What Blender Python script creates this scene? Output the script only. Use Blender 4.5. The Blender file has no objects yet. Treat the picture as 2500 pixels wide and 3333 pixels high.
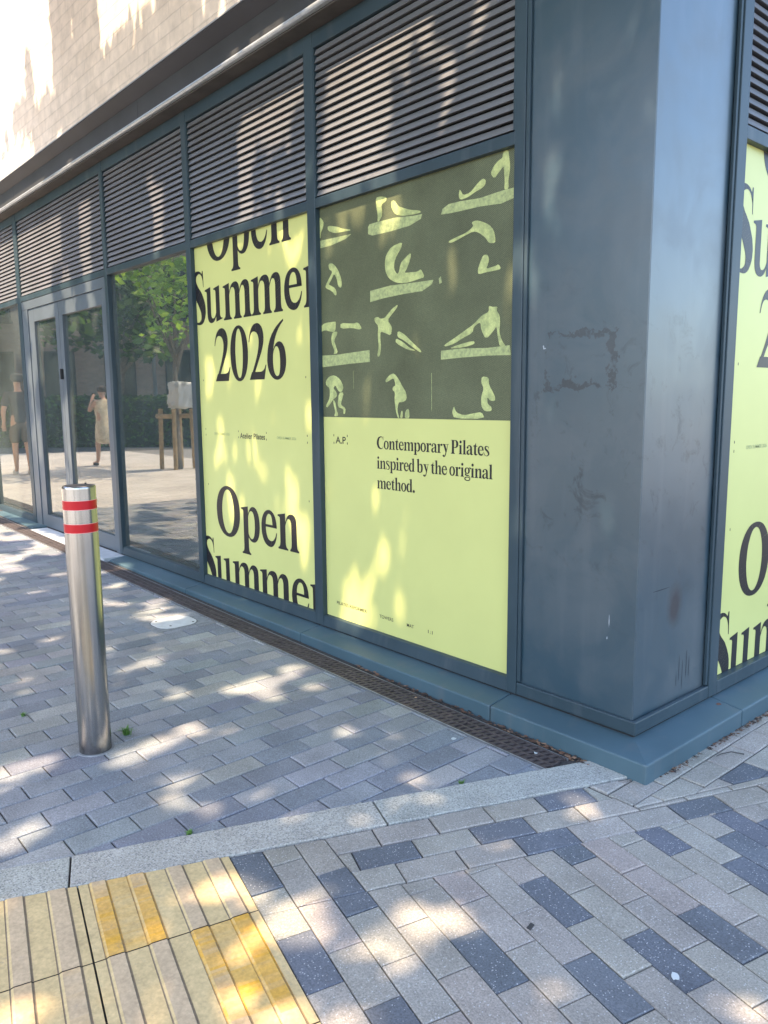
import bpy, bmesh, math, random
import numpy as np
from mathutils import Vector, Matrix
from mathutils.geometry import tessellate_polygon
R = math.radians
C = bpy.context.scene.collection
scene = bpy.context.scene
random.seed(7); rng = np.random.default_rng(7)

# ---------------------------------------------------------------- camera
cam_d = bpy.data.cameras.new('camera'); cam = bpy.data.objects.new('camera', cam_d); C.objects.link(cam)
cam_d.sensor_fit = 'VERTICAL'; cam_d.sensor_height = 36.0; cam_d.lens = 2531.0 / 3333.0 * 36.0
cam_d.clip_start = 0.05; cam_d.clip_end = 500
def cam_matrix(yaw, pitch, roll, loc):
    f = Vector((-math.sin(yaw)*math.cos(pitch), math.cos(yaw)*math.cos(pitch), math.sin(pitch)))
    r0 = Vector((math.cos(yaw), math.sin(yaw), 0)); u0 = r0.cross(f)
    r = r0*math.cos(roll) + u0*math.sin(roll); u = -r0*math.sin(roll) + u0*math.cos(roll)
    m = Matrix((r, u, -f)).transposed().to_4x4(); m.translation = loc
    return m
cam.matrix_world = cam_matrix(R(49.138), R(-8.325), R(-0.481), Vector((1.571, -2.670, 1.45)))
scene.camera = cam

# ---------------------------------------------------------------- light
SUN_EL, SUN_AZ = R(60.0), R(6.0)          # azimuth measured from -Y towards +X
SUN = np.array([math.sin(SUN_AZ)*math.cos(SUN_EL), -math.cos(SUN_AZ)*math.cos(SUN_EL), math.sin(SUN_EL)])
world = bpy.data.worlds.new('World'); scene.world = world; world.use_nodes = True
wn = world.node_tree.nodes; wl = world.node_tree.links
sky = wn.new('ShaderNodeTexSky'); sky.sky_type = 'NISHITA'; sky.sun_disc = False
sky.sun_elevation = SUN_EL; sky.sun_rotation = math.pi - SUN_AZ
sky.air_density = 1.0; sky.dust_density = 1.6; sky.ozone_density = 1.0
wl.new(sky.outputs[0], wn['Background'].inputs['Color'])
wn['Background'].inputs['Strength'].default_value = SKY_STRENGTH = 0.15
sun_d = bpy.data.lights.new('sun', 'SUN'); sun = bpy.data.objects.new('sun', sun_d); C.objects.link(sun)
sun_d.energy = 2.75; sun_d.angle = R(0.6); sun_d.color = (1.0, 0.79, 0.55)
sun.rotation_euler = Vector(SUN).to_track_quat('Z', 'Y').to_euler()
vs = scene.view_settings
vs.view_transform = 'Standard'; vs.look = 'None'; vs.gamma = 1; vs.exposure = 2.35
scene.render.engine = 'CYCLES'
cy = scene.cycles
cy.use_denoising = True; cy.max_bounces = 8; cy.diffuse_bounces = 4; cy.glossy_bounces = 5; cy.transmission_bounces = 6; cy.transparent_max_bounces = 12
cy.caustics_reflective = False; cy.caustics_refractive = False; cy.sample_clamp_indirect = 8

# ---------------------------------------------------------------- helpers
def gz(x): return -0.0135*max(-9.0, min(3.0, x))      # the pavement falls gently towards the corner

class MB:
    """collects polygons and links them as ONE mesh object"""
    def __init__(s): s.v = []; s.f = []; s.t = []; s.mi = []
    def poly(s, pts, tone=None, mi=0):
        n = len(s.v); s.v += [tuple(p) for p in pts]; s.f.append(tuple(range(n, n+len(pts)))); s.t.append(tone or (1, 1, 1, 1)); s.mi.append(mi)
    def box(s, x0, x1, y0, y1, z0, z1, tone=None, mi=0, g=None):
        c = [(x, y, z) for z in (z0, z1) for y in (y0, y1) for x in (x0, x1)]
        if g: c = [(x, y, z+g(x)) for x, y, z in c]
        n = len(s.v); s.v += c
        for f in ((0, 2, 3, 1), (4, 5, 7, 6), (0, 1, 5, 4), (1, 3, 7, 5), (3, 2, 6, 7), (2, 0, 4, 6)):
            s.f.append(tuple(n+i for i in f)); s.t.append(tone or (1, 1, 1, 1)); s.mi.append(mi)
        return s
    def prism(s, pts, axis, a, b, tone=None):
        """pts 2-D outline extruded along an axis from a to b"""
        def to3(p, t):
            return {'x': (t, p[0], p[1]), 'y': (p[0], t, p[1]), 'z': (p[0], p[1], t)}[axis]
        n = len(s.v); k = len(pts)
        s.v += [to3(p, a) for p in pts] + [to3(p, b) for p in pts]
        s.f.append(tuple(range(n, n+k))); s.f.append(tuple(range(n+2*k-1, n+k-1, -1)))
        for i in range(k):
            j = (i+1) % k; s.f.append((n+i, n+k+i, n+k+j, n+j))
        s.t += [tone or (1, 1, 1, 1)]*(k+2); s.mi += [0]*(k+2)
        return s
    def tube(s, pts, radii, n=10, cap=True, tone=None):
        pts = [Vector(p) for p in pts]; rings = []
        for i, p in enumerate(pts):
            d = (pts[min(i+1, len(pts)-1)]-pts[max(i-1, 0)]).normalized()
            a = d.cross(Vector((0, 0, 1)) if abs(d.z) < .9 else Vector((1, 0, 0))).normalized(); b = d.cross(a)
            base = len(s.v)
            for k in range(n):
                t = 2*math.pi*k/n; s.v.append(tuple(p+(a*math.cos(t)+b*math.sin(t))*radii[i]))
            rings.append(base)
        for i in range(len(rings)-1):
            for k in range(n):
                k2 = (k+1) % n; s.f.append((rings[i]+k, rings[i]+k2, rings[i+1]+k2, rings[i+1]+k)); s.t.append(tone or (1, 1, 1, 1)); s.mi.append(0)
        if cap:
            s.f.append(tuple(rings[0]+k for k in range(n))[::-1]); s.f.append(tuple(rings[-1]+k for k in range(n))); s.t += [tone or (1, 1, 1, 1)]*2; s.mi += [0, 0]
        return s
    def lathe(s, prof, cx, cy, n=48, tone=None):
        base = len(s.v)
        for r, z in prof:
            for k in range(n):
                t = 2*math.pi*k/n; s.v.append((cx+r*math.cos(t), cy+r*math.sin(t), z))
        for i in range(len(prof)-1):
            for k in range(n):
                k2 = (k+1) % n; s.f.append((base+i*n+k, base+i*n+k2, base+(i+1)*n+k2, base+(i+1)*n+k)); s.t.append(tone or (1, 1, 1, 1)); s.mi.append(0)
        return s
    def build(s, name, mat, parent=None, smooth=False, bevel=0, seg=2, fixn=True, loc=None):
        me = bpy.data.meshes.new(name); me.from_pydata(s.v, [], s.f)
        for m in (mat if isinstance(mat, (list, tuple)) else [mat]): me.materials.append(m)
        a = me.attributes.new('tone', 'FLOAT_COLOR', 'FACE')
        a.data.foreach_set('color', np.array(s.t, dtype=np.float32).ravel())
        if any(s.mi): me.polygons.foreach_set('material_index', s.mi)
        if smooth: me.polygons.foreach_set('use_smooth', [True]*len(me.polygons))
        if fixn:
            bm = bmesh.new(); bm.from_mesh(me)
            if smooth or bevel: bmesh.ops.remove_doubles(bm, verts=bm.verts, dist=1e-5)
            bmesh.ops.recalc_face_normals(bm, faces=bm.faces); bm.to_mesh(me); bm.free()
        me.update()
        o = bpy.data.objects.new(name, me); C.objects.link(o)
        if parent: o.parent = parent
        if bevel:
            b = o.modifiers.new('bevel', 'BEVEL'); b.width = bevel; b.segments = seg; b.limit_method = 'ANGLE'; b.angle_limit = R(40)
        return o

def tag(o, label=None, cat=None, group=None, kind=None):
    if label: o['label'] = label
    if cat: o['category'] = cat
    if group: o['group'] = group
    if kind: o['kind'] = kind
    return o
def thing(name, label, cat, loc=(0, 0, 0), group=None):
    o = bpy.data.objects.new(name, None); C.objects.link(o); o.location = loc; o.empty_display_size = .1
    return tag(o, label, cat, group)
def vnoise(x, y, seed=0):
    """smooth value noise, arrays in 0..1"""
    x = np.asarray(x, float); y = np.asarray(y, float)
    xi = np.floor(x).astype(int); yi = np.floor(y).astype(int); fx = x-xi; fy = y-yi
    fx = fx*fx*(3-2*fx); fy = fy*fy*(3-2*fy)
    def h(a, b):
        n = (a*374761393 + b*668265263 + seed*1442695041) & 0x7fffffff
        n = ((n ^ (n >> 13))*1274126177) & 0x7fffffff
        return ((n ^ (n >> 16)) & 0xffff)/65535.0
    return (h(xi, yi)*(1-fx)+h(xi+1, yi)*fx)*(1-fy)+(h(xi, yi+1)*(1-fx)+h(xi+1, yi+1)*fx)*fy

# ---------------------------------------------------------------- materials
class NT:
    def __init__(s, name):
        s.m = bpy.data.materials.new(name); s.m.use_nodes = True; s.t = s.m.node_tree; s.n = s.t.nodes; s.l = s.t.links
        s.b = s.n['Principled BSDF']; s.out = s.n['Material Output']
    def new(s, typ, **kw):
        n = s.n.new('ShaderNode'+typ)
        for k, v in kw.items():
            if k in n.inputs: n.inputs[k].default_value = v
            else: setattr(n, k, v)
        return n
    def link(s, a, b): s.l.new(a, b)
    def coords(s, scale=(1, 1, 1), rot=(0, 0, 0)):
        tc = s.new('TexCoord'); mp = s.new('Mapping'); mp.inputs['Scale'].default_value = scale; mp.inputs['Rotation'].default_value = rot
        s.link(tc.outputs['Object'], mp.inputs[0]); return mp.outputs[0]
    def noise(s, scale, detail=3, vec=None, rough=.55, dist=0):
        n = s.new('TexNoise'); n.inputs['Scale'].default_value = scale; n.inputs['Detail'].default_value = detail; n.inputs['Roughness'].default_value = rough; n.inputs['Distortion'].default_value = dist
        s.link(vec if vec else s.coords(), n.inputs['Vector']); return n.outputs['Fac']
    def ramp(s, fac, stops):
        r = s.new('ValToRGB'); e = r.color_ramp.elements
        while len(e) < len(stops): e.new(0.5)
        for i, (p, c) in enumerate(stops):
            e[i].position = p; e[i].color = (c, c, c, 1) if not isinstance(c, tuple) else (*c, 1)
        s.link(fac, r.inputs[0]); return r.outputs[0]
    def mix(s, fac, a, b, mode='MIX'):
        m = s.new('Mix', data_type='RGBA', blend_type=mode)
        for sock, val in ((m.inputs[0], fac), (m.inputs[6], a), (m.inputs[7], b)):
            if hasattr(val, 'node'): s.link(val, sock)
            elif isinstance(val, tuple): sock.default_value = (*val[:3], 1)
            else: sock.default_value = val
        return m.outputs[2]
    def math(s, op, a, b=0.0):
        m = s.new('Math', operation=op)
        for i, v in enumerate((a, b)):
            if hasattr(v, 'node'): s.link(v, m.inputs[i])
            else: m.inputs[i].default_value = v
        return m.outputs[0]
    def bump(s, h, strength=.3, dist=.002):
        b = s.new('Bump'); b.inputs['Strength'].default_value = strength; b.inputs['Distance'].default_value = dist
        s.link(h, b.inputs['Height']); s.link(b.outputs[0], s.b.inputs['Normal']); return b
    def set(s, col=None, rough=None, metal=None, spec=None):
        for k, v in (('Base Color', col), ('Roughness', rough), ('Metallic', metal), ('Specular IOR Level', spec)):
            if v is None: continue
            if hasattr(v, 'node'): s.link(v, s.b.inputs[k])
            elif isinstance(v, tuple): s.b.inputs[k].default_value = (*v[:3], 1)
            else: s.b.inputs[k].default_value = v
        return s.m
    def attr(s, name='tone'):
        a = s.new('Attribute'); a.attribute_name = name; return a.outputs['Color']

def simple(name, col, rough=.6, metal=0, spec=.5, var=.0, vscale=20):
    t = NT(name)
    if var:
        n = t.noise(vscale, 4); c = t.mix(t.ramp(n, [(.3, 0.0), (.7, 1.0)]), tuple(x*(1-var) for x in col), tuple(min(1, x*(1+var)) for x in col))
        return t.set(c, rough, metal, spec)
    return t.set(col, rough, metal, spec)

def m_paint(name='slate_paint', dirty=1.0, base=(.028, .048, .060)):
    t = NT(name)
    n1 = t.noise(2.2, 5); n2 = t.noise(1.0, 4, t.coords((9, 9, 1.1))); n3 = t.noise(260, 2)
    c = t.mix(t.ramp(n1, [(.35, 0.0), (.75, 1.0)]), base, tuple(x*1.25+.006 for x in base))
    c = t.mix(t.math('MULTIPLY', t.ramp(n2, [(.55, 0.0), (.8, 1.0)]), .35*dirty), c, (.13, .14, .145))
    t.bump(n3, .06, .0006)
    r = t.ramp(n1, [(.2, .36), (.8, .5)])
    return t.set(c, r, 0, .34)

def m_column():
    # scuffs, tape residue and drip marks that belong to the panel itself
    t = NT('column_paint')
    n1 = t.noise(1.7, 5); n2 = t.noise(1.0, 5, t.coords((10, 10, 1.0))); n4 = t.noise(7, 6, rough=.7)
    base = (.019, .049, .069)
    c = t.mix(t.ramp(n1, [(.35, 0.0), (.75, 1.0)]), base, (.044, .068, .082))
    tc = t.new('TexCoord'); sp = t.new('SeparateXYZ'); t.link(tc.outputs['Object'], sp.inputs[0]); X, Y_, Z = sp.outputs
    wob = t.math('MULTIPLY', t.math('SUBTRACT', t.noise(11, 5, rough=.7), .5), .13); X_ = t.math('ADD', X, wob); Z_ = t.math('ADD', Z, wob)
    def absd(v, c0, w): return t.math('DIVIDE', t.math('ABSOLUTE', t.math('SUBTRACT', v, c0)), w)
    front = t.math('LESS_THAN', Y_, .03); side = t.math('GREATER_THAN', X, -.03)
    # outline of a removed notice: ragged glue left mostly round its border
    d = t.math('MAXIMUM', absd(X_, -.325, .175), absd(Z_, 1.592, .122))
    border = t.ramp(d, [(.0, .14), (.55, .34), (.78, .60), (.95, .66), (1.0, 0.0)])
    n5 = t.math('ADD', t.math('MULTIPLY', t.noise(7, 3), .7), t.math('MULTIPLY', t.noise(34, 5, rough=.75), .5))
    glue = t.math('MULTIPLY', t.ramp(t.math('ADD', t.math('MULTIPLY', border, .62), n5), [(.95, 0.0), (1.06, 1.0)]), front)
    c = t.mix(t.math('MULTIPLY', glue, .85), c, (.008, .014, .019))
    # hand smears below it
    zone = t.math('MULTIPLY', t.ramp(absd(Z, 1.25, .85), [(.2, 1.0), (1.0, 0.0)]), .9)
    n6 = t.noise(9, 5, rough=.72, dist=.8)
    smear = t.math('MULTIPLY', t.ramp(n6, [(.56, 0.0), (.68, 1.0)]), zone)
    c = t.mix(t.math('MULTIPLY', smear, .7), c, (.010, .018, .024))
    c = t.mix(t.math('MULTIPLY', t.ramp(n4, [(.54, 0.0), (.72, 1.0)]), .14), c, (.034, .046, .056))
    c = t.mix(t.math('MULTIPLY', t.ramp(n2, [(.58, 0.0), (.8, 1.0)]), .22), c, (.14, .15, .16))
    cl = t.math('MULTIPLY', t.ramp(t.noise(2.7, 6, rough=.68, dist=.6), [(.45, 0.0), (.72, 1.0)]), .5)
    c = t.mix(cl, c, (.085, .098, .105))
    # sooty patch and run marks on the side panel
    dy = t.math('SUBTRACT', Y_, .31); dzz = t.math('MULTIPLY', t.math('SUBTRACT', Z, .585), .66)
    rad = t.math('SQRT', t.math('ADD', t.math('MULTIPLY', dy, dy), t.math('MULTIPLY', dzz, dzz)))
    soot = t.math('MULTIPLY', t.ramp(t.math('ADD', rad, t.math('MULTIPLY', t.noise(14, 3), .03)), [(.040, 1.0), (.088, 0.0)]), side)
    c = t.mix(t.math('MULTIPLY', soot, .85), c, (.040, .030, .030))
    sm2 = t.math('MULTIPLY', t.math('MULTIPLY', soot, .8), 1.0)
    rough = t.math('ADD', t.ramp(n1, [(.2, .30), (.8, .42)]), t.math('ADD', t.math('MULTIPLY', cl, .5), t.math('ADD', t.math('MULTIPLY', sm2, .35), t.math('MULTIPLY', glue, .25))))
    t.link(t.math('MULTIPLY', t.math('SUBTRACT', 1.0, t.math('MAXIMUM', t.math('MULTIPLY', soot, .9), t.math('MULTIPLY', smear, .4))), .75), t.b.inputs['Coat Weight']); t.b.inputs['Coat Roughness'].default_value = .30; t.b.inputs['Coat IOR'].default_value = 1.58
    bp = t.bump(t.math('ADD', t.noise(3.2, 2), t.math('MULTIPLY', t.noise(300, 2), .012)), .5, .006)
    t.link(bp.outputs[0], t.b.inputs['Coat Normal'])
    return t.set(c, rough, 0, .5)

def m_stone(name, speck_scale, speck, mul=1.0, rough=.75, big=None, dark=None):
    """paver: colour from the block's own tone, fine aggregate specks"""
    t = NT(name)
    tone = t.attr('tone')
    w = t.noise(6, 4); v = t.noise(speck_scale, 3, rough=.7)
    c = t.mix(.45, tone, t.mix(t.ramp(w, [(.3, 0.0), (.7, 1.0)]), (.62*mul,)*3, (1.0*mul,)*3), 'MULTIPLY') if False else tone
    c = t.mix(1.0, c, t.ramp(w, [(.25, .80), (.75, 1.12)]), 'MULTIPLY')
    c = t.mix(1.0, c, t.ramp(v, [(.28, .62), (.5, 1.0), (.72, 1.38)]), 'MULTIPLY')
    vo = t.new('TexVoronoi'); vo.inputs['Scale'].default_value = speck['scale']; t.link(t.coords(), vo.inputs['Vector'])
    sep = t.new('SeparateColor'); t.link(vo.outputs['Color'], sep.inputs[0])
    m1 = t.math('MULTIPLY', t.math('LESS_THAN', vo.outputs['Distance'], speck['size']), t.math('GREATER_THAN', sep.outputs[0], 1-speck['share']))
    c = t.mix(t.math('MULTIPLY', m1, speck['amt']), c, speck['col'])
    if dark:
        m2 = t.math('MULTIPLY', t.math('LESS_THAN', vo.outputs['Distance'], dark['size']), t.math('LESS_THAN', sep.outputs[1], dark['share']))
        c = t.mix(t.math('MULTIPLY', m2, dark['amt']), c, dark['col'])
    st = t.noise(1.1, 5, rough=.6)
    c = t.mix(1.0, c, t.ramp(st, [(.3, .86), (.6, 1.04)]), 'MULTIPLY')
    gv = t.new('TexVoronoi'); gv.inputs['Scale'].default_value = 3.1; t.link(t.coords(), gv.inputs['Vector'])
    gs = t.new('SeparateColor'); t.link(gv.outputs['Color'], gs.inputs[0])
    wobble = t.math('MULTIPLY', t.noise(90, 2), .016)
    gum = t.math('MULTIPLY', t.math('LESS_THAN', t.math('ADD', gv.outputs['Distance'], wobble), .042), t.math('GREATER_THAN', gs.outputs[0], .72))
    c = t.mix(t.math('MULTIPLY', gum, .55), c, (.10, .10, .10))
    t.bump(t.mix(.5, v, w), .35, .0022)
    return t.set(c, rough, 0, .4)

M = {}
M['paint'] = m_paint()
M['paint_light'] = m_paint('sill_paint', 1.4, (.056, .098, .120))
M['door_paint'] = m_paint('door_paint', .7, (.085, .104, .122))
M['column'] = m_column()
M['dark'] = simple('shadow_gap_black', (.012, .013, .015), .8)
M['louver'] = m_paint('louver_paint', .8, (.132, .133, .138))
M['soffit'] = simple('soffit_brown', (.06, .052, .046), .7, var=.3, vscale=5)
M['steel_lip'] = simple('lip_metal', (.42, .44, .46), .35, .3, .6, .15)
M['fascia'] = simple('fascia_metal', (.042, .043, .047), .55, 0, .5, .2, 3)
M['flashing'] = simple('flashing_zinc', (.33, .34, .35), .5, .2)
def m_brick(name, c1, c2, mortar, along='x', bw=.235, bh=.079):
    t = NT(name); tc = t.new('TexCoord'); sp = t.new('SeparateXYZ'); cb = t.new('CombineXYZ')
    t.link(tc.outputs['Object'], sp.inputs[0])
    if along == 'x': t.link(sp.outputs[0], cb.inputs[0])
    else: t.link(sp.outputs[1], cb.inputs[0])
    t.link(sp.outputs[2], cb.inputs[1])
    br = t.new('TexBrick'); t.link(cb.outputs[0], br.inputs['Vector'])
    br.inputs['Scale'].default_value = 1; br.inputs['Brick Width'].default_value = bw; br.inputs['Row Height'].default_value = bh
    br.inputs['Mortar Size'].default_value = .005; br.inputs['Mortar Smooth'].default_value = .3; br.inputs['Bias'].default_value = 0
    br.inputs['Color1'].default_value = (*c1, 1); br.inputs['Color2'].default_value = (*c2, 1); br.inputs['Mortar'].default_value = (*mortar, 1)
    n = t.noise(9, 5, rough=.65); n2 = t.noise(70, 3)
    c = t.mix(1.0, br.outputs['Color'], t.ramp(n, [(.25, .78), (.75, 1.12)]), 'MULTIPLY')
    h = t.math('SUBTRACT', t.math('MULTIPLY', n2, .35), br.outputs['Fac'])
    t.bump(h, .6, .004)
    return t.set(c, .85, 0, .25)
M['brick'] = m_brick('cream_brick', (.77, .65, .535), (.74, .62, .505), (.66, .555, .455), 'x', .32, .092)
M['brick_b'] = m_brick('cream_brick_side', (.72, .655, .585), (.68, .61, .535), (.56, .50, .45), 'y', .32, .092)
M['brown_brick'] = m_brick('brown_brick', (.46, .32, .235), (.38, .26, .195), (.38, .32, .27), 'x')
def m_glass(name, tint=(.72, .84, .83), ior=3.0):
    t = NT(name); t.n.remove(t.b)
    tr = t.new('BsdfTransparent'); tr.inputs[0].default_value = (*tint, 1)
    gl = t.new('BsdfGlossy'); gl.inputs['Roughness'].default_value = .010; gl.inputs['Color'].default_value = (.96, .98, .98, 1)
    nz = t.noise(.9, 2); bp = t.new('Bump'); bp.inputs['Strength'].default_value = .05; bp.inputs['Distance'].default_value = .004
    t.link(nz, bp.inputs['Height']); t.link(bp.outputs[0], gl.inputs['Normal'])
    fr = t.new('Fresnel'); fr.inputs['IOR'].default_value = ior
    mx = t.new('MixShader'); t.link(fr.outputs[0], mx.inputs[0]); t.link(tr.outputs[0], mx.inputs[1]); t.link(gl.outputs[0], mx.inputs[2])
    df = t.new('BsdfDiffuse'); df.inputs[0].default_value = (.68, .82, .79, 1)  # dusty teal haze mixed in, standing in for daylight inside the room
    sm = t.math('MULTIPLY', t.ramp(t.noise(1.6, 4), [(.25, .45), (.75, 1.0)]), .068)
    m2 = t.new('MixShader'); t.link(sm, m2.inputs[0]); t.link(mx.outputs[0], m2.inputs[1]); t.link(df.outputs[0], m2.inputs[2])
    t.link(m2.outputs[0], t.out.inputs[0]); return t.m
M['glass'] = m_glass('window_glass')
def m_poster(name, col):
    t = NT(name); n = t.noise(3, 3)
    c = t.mix(t.ramp(n, [(.3, 0.0), (.7, 1.0)]), col, tuple(x*.95 for x in col))
    return t.set(c, .38, 0, .35)
M['poster'] = m_poster('lime_vinyl', (.605, .612, .222))
M['ink'] = simple('black_ink', (.016, .015, .017), .4, 0, .4)
M['ink_grey'] = simple('grey_green_ink', (.30, .36, .16), .5)
def m_fig():
    t = NT('lime_figure_print'); n = t.noise(24, 4, rough=.6); k = t.noise(130, 2)
    c = t.mix(t.ramp(n, [(.36, 0.0), (.60, 1.0)]), (.33, .375, .16), (.54, .585, .235))
    return t.set(t.mix(1.0, c, t.ramp(k, [(.3, .85), (.7, 1.1)]), 'MULTIPLY'), .4, 0, .35)
M['ink_fig'] = m_fig()
def m_plank():
    t = NT('speckled_lime_print'); n = t.noise(55, 4, rough=.8)
    return t.set(t.mix(t.ramp(n, [(.38, 0.0), (.6, 1.0)]), (.27, .31, .15), (.45, .50, .215)), .4, 0, .35)
M['ink_plank'] = m_plank()
def m_halftone():
    t = NT('olive_halftone'); tc = t.new('TexCoord'); sp = t.new('SeparateXYZ'); t.link(tc.outputs['Object'], sp.inputs[0])
    k = 2*math.pi/.0086
    a = t.math('SINE', t.math('MULTIPLY', sp.outputs[0], k)); b = t.math('SINE', t.math('MULTIPLY', sp.outputs[2], k))
    w = t.math('ADD', t.math('MULTIPLY', a, b), t.math('MULTIPLY', t.noise(120, 2), .8))
    big = t.noise(2.6, 4)
    c = t.mix(t.ramp(w, [(.30, 0.0), (.95, 1.0)]), (.058, .066, .040), (.195, .212, .108))
    c = t.mix(1.0, c, t.ramp(big, [(.3, .8), (.7, 1.25)]), 'MULTIPLY')
    return t.set(c, .4, 0, .35)
M['halftone'] = m_halftone()
def m_steel():
    t = NT('brushed_stainless'); n = t.noise(1, 4, t.coords((60, 60, .4))); n2 = t.noise(3, 5)
    c = t.mix(t.ramp(n, [(.3, 0.0), (.7, 1.0)]), (.40, .392, .38), (.56, .55, .535))
    tc = t.new('TexCoord'); sp = t.new('SeparateXYZ'); t.link(tc.outputs['Object'], sp.inputs[0])
    grime = t.math('MULTIPLY', t.ramp(sp.outputs[2], [(.0, 1.0), (.10, .25), (.30, 0.0)]), t.ramp(t.noise(22, 5, rough=.7), [(.3, .2), (.7, 1.0)]))
    smudge = t.math('MULTIPLY', t.ramp(t.noise(8, 5, rough=.7), [(.55, 0.0), (.75, 1.0)]), .30)
    c = t.mix(t.math('MULTIPLY', grime, .75), c, (.11, .10, .09)); c = t.mix(smudge, c, (.30, .29, .28))
    t.bump(n, .10, .002)
    return t.set(c, t.ramp(n2, [(.3, .17), (.7, .28)]), 1.0)
M['steel'] = m_steel()
M['steel_top'] = simple('steel_cap', (.10, .10, .105), .5, .6)
def m_tape():
    t = NT('red_reflective_tape'); tc = t.new('TexCoord'); 
    n = t.noise(30, 2); c = t.mix(n, (.40, .002, .008), (.54, .004, .013)); t.bump(t.noise(400, 1), .15, .0008)
    return t.set(c, .36, .05, .4)
M['tape'] = m_tape()
M['tape_edge'] = simple('tape_edge_pink', (.75, .30, .28), .4)
def m_iron():
    t = NT('rusty_cast_iron'); n = t.noise(25, 5); c = t.mix(t.ramp(n, [(.35, 0.0), (.7, 1.0)]), (.058, .047, .046), (.108, .086, .081)); t.bump(t.noise(220, 3), .4, .001)
    return t.set(c, .62, .3, .5)
M['iron'] = m_iron()
M['galv'] = simple('galvanised_edge', (.28, .29, .30), .5, .5, .5, .2)
M['pav_left'] = m_stone('blue_grey_paver', 180, dict(scale=150, size=.30, share=.22, amt=.35, col=(.5, .52, .55)), dark=dict(size=.33, share=.2, amt=.35, col=(.09, .10, .115)))
M['pav_right'] = m_stone('granite_aggregate_paver', 190, dict(scale=170, size=.34, share=.16, amt=.55, col=(.60, .60, .60)), dark=dict(size=.3, share=.16, amt=.35, col=(.14, .125, .11)))
M['granite'] = m_stone('silver_grey_granite', 150, dict(scale=150, size=.4, share=.3, amt=.4, col=(.66, .66, .66)), dark=dict(size=.46, share=.30, amt=.62, col=(.12, .125, .135)))
M['sand'] = simple('joint_sand', (.050, .048, .046), .95, var=.4, vscale=60)
M['concrete'] = simple('pale_concrete', (.40, .43, .46), .8, var=.12, vscale=12)
M['concrete_frame'] = simple('mortar_surround', (.215, .225, .235), .9, var=.2, vscale=30)
M['cover'] = simple('pale_cover', (.56, .57, .57), .6, var=.12, vscale=18)
def m_tact():
    t = NT('buff_tactile'); tone = t.attr(); n = t.noise(9, 6, rough=.7); n2 = t.noise(90, 4); n3 = t.noise(28, 5, rough=.7)
    c = t.mix(1.0, tone, t.ramp(n, [(.25, .78), (.75, 1.12)]), 'MULTIPLY'); c = t.mix(1.0, c, t.ramp(n2, [(.3, .82), (.7, 1.1)]), 'MULTIPLY')
    c = t.mix(t.math('MULTIPLY', t.ramp(n3, [(.6, 0.0), (.72, 1.0)]), .45), c, (.24, .20, .17))
    t.bump(n2, .35, .0015)
    return t.set(c, .75, 0, .35)
M['tactile'] = m_tact()
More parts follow.
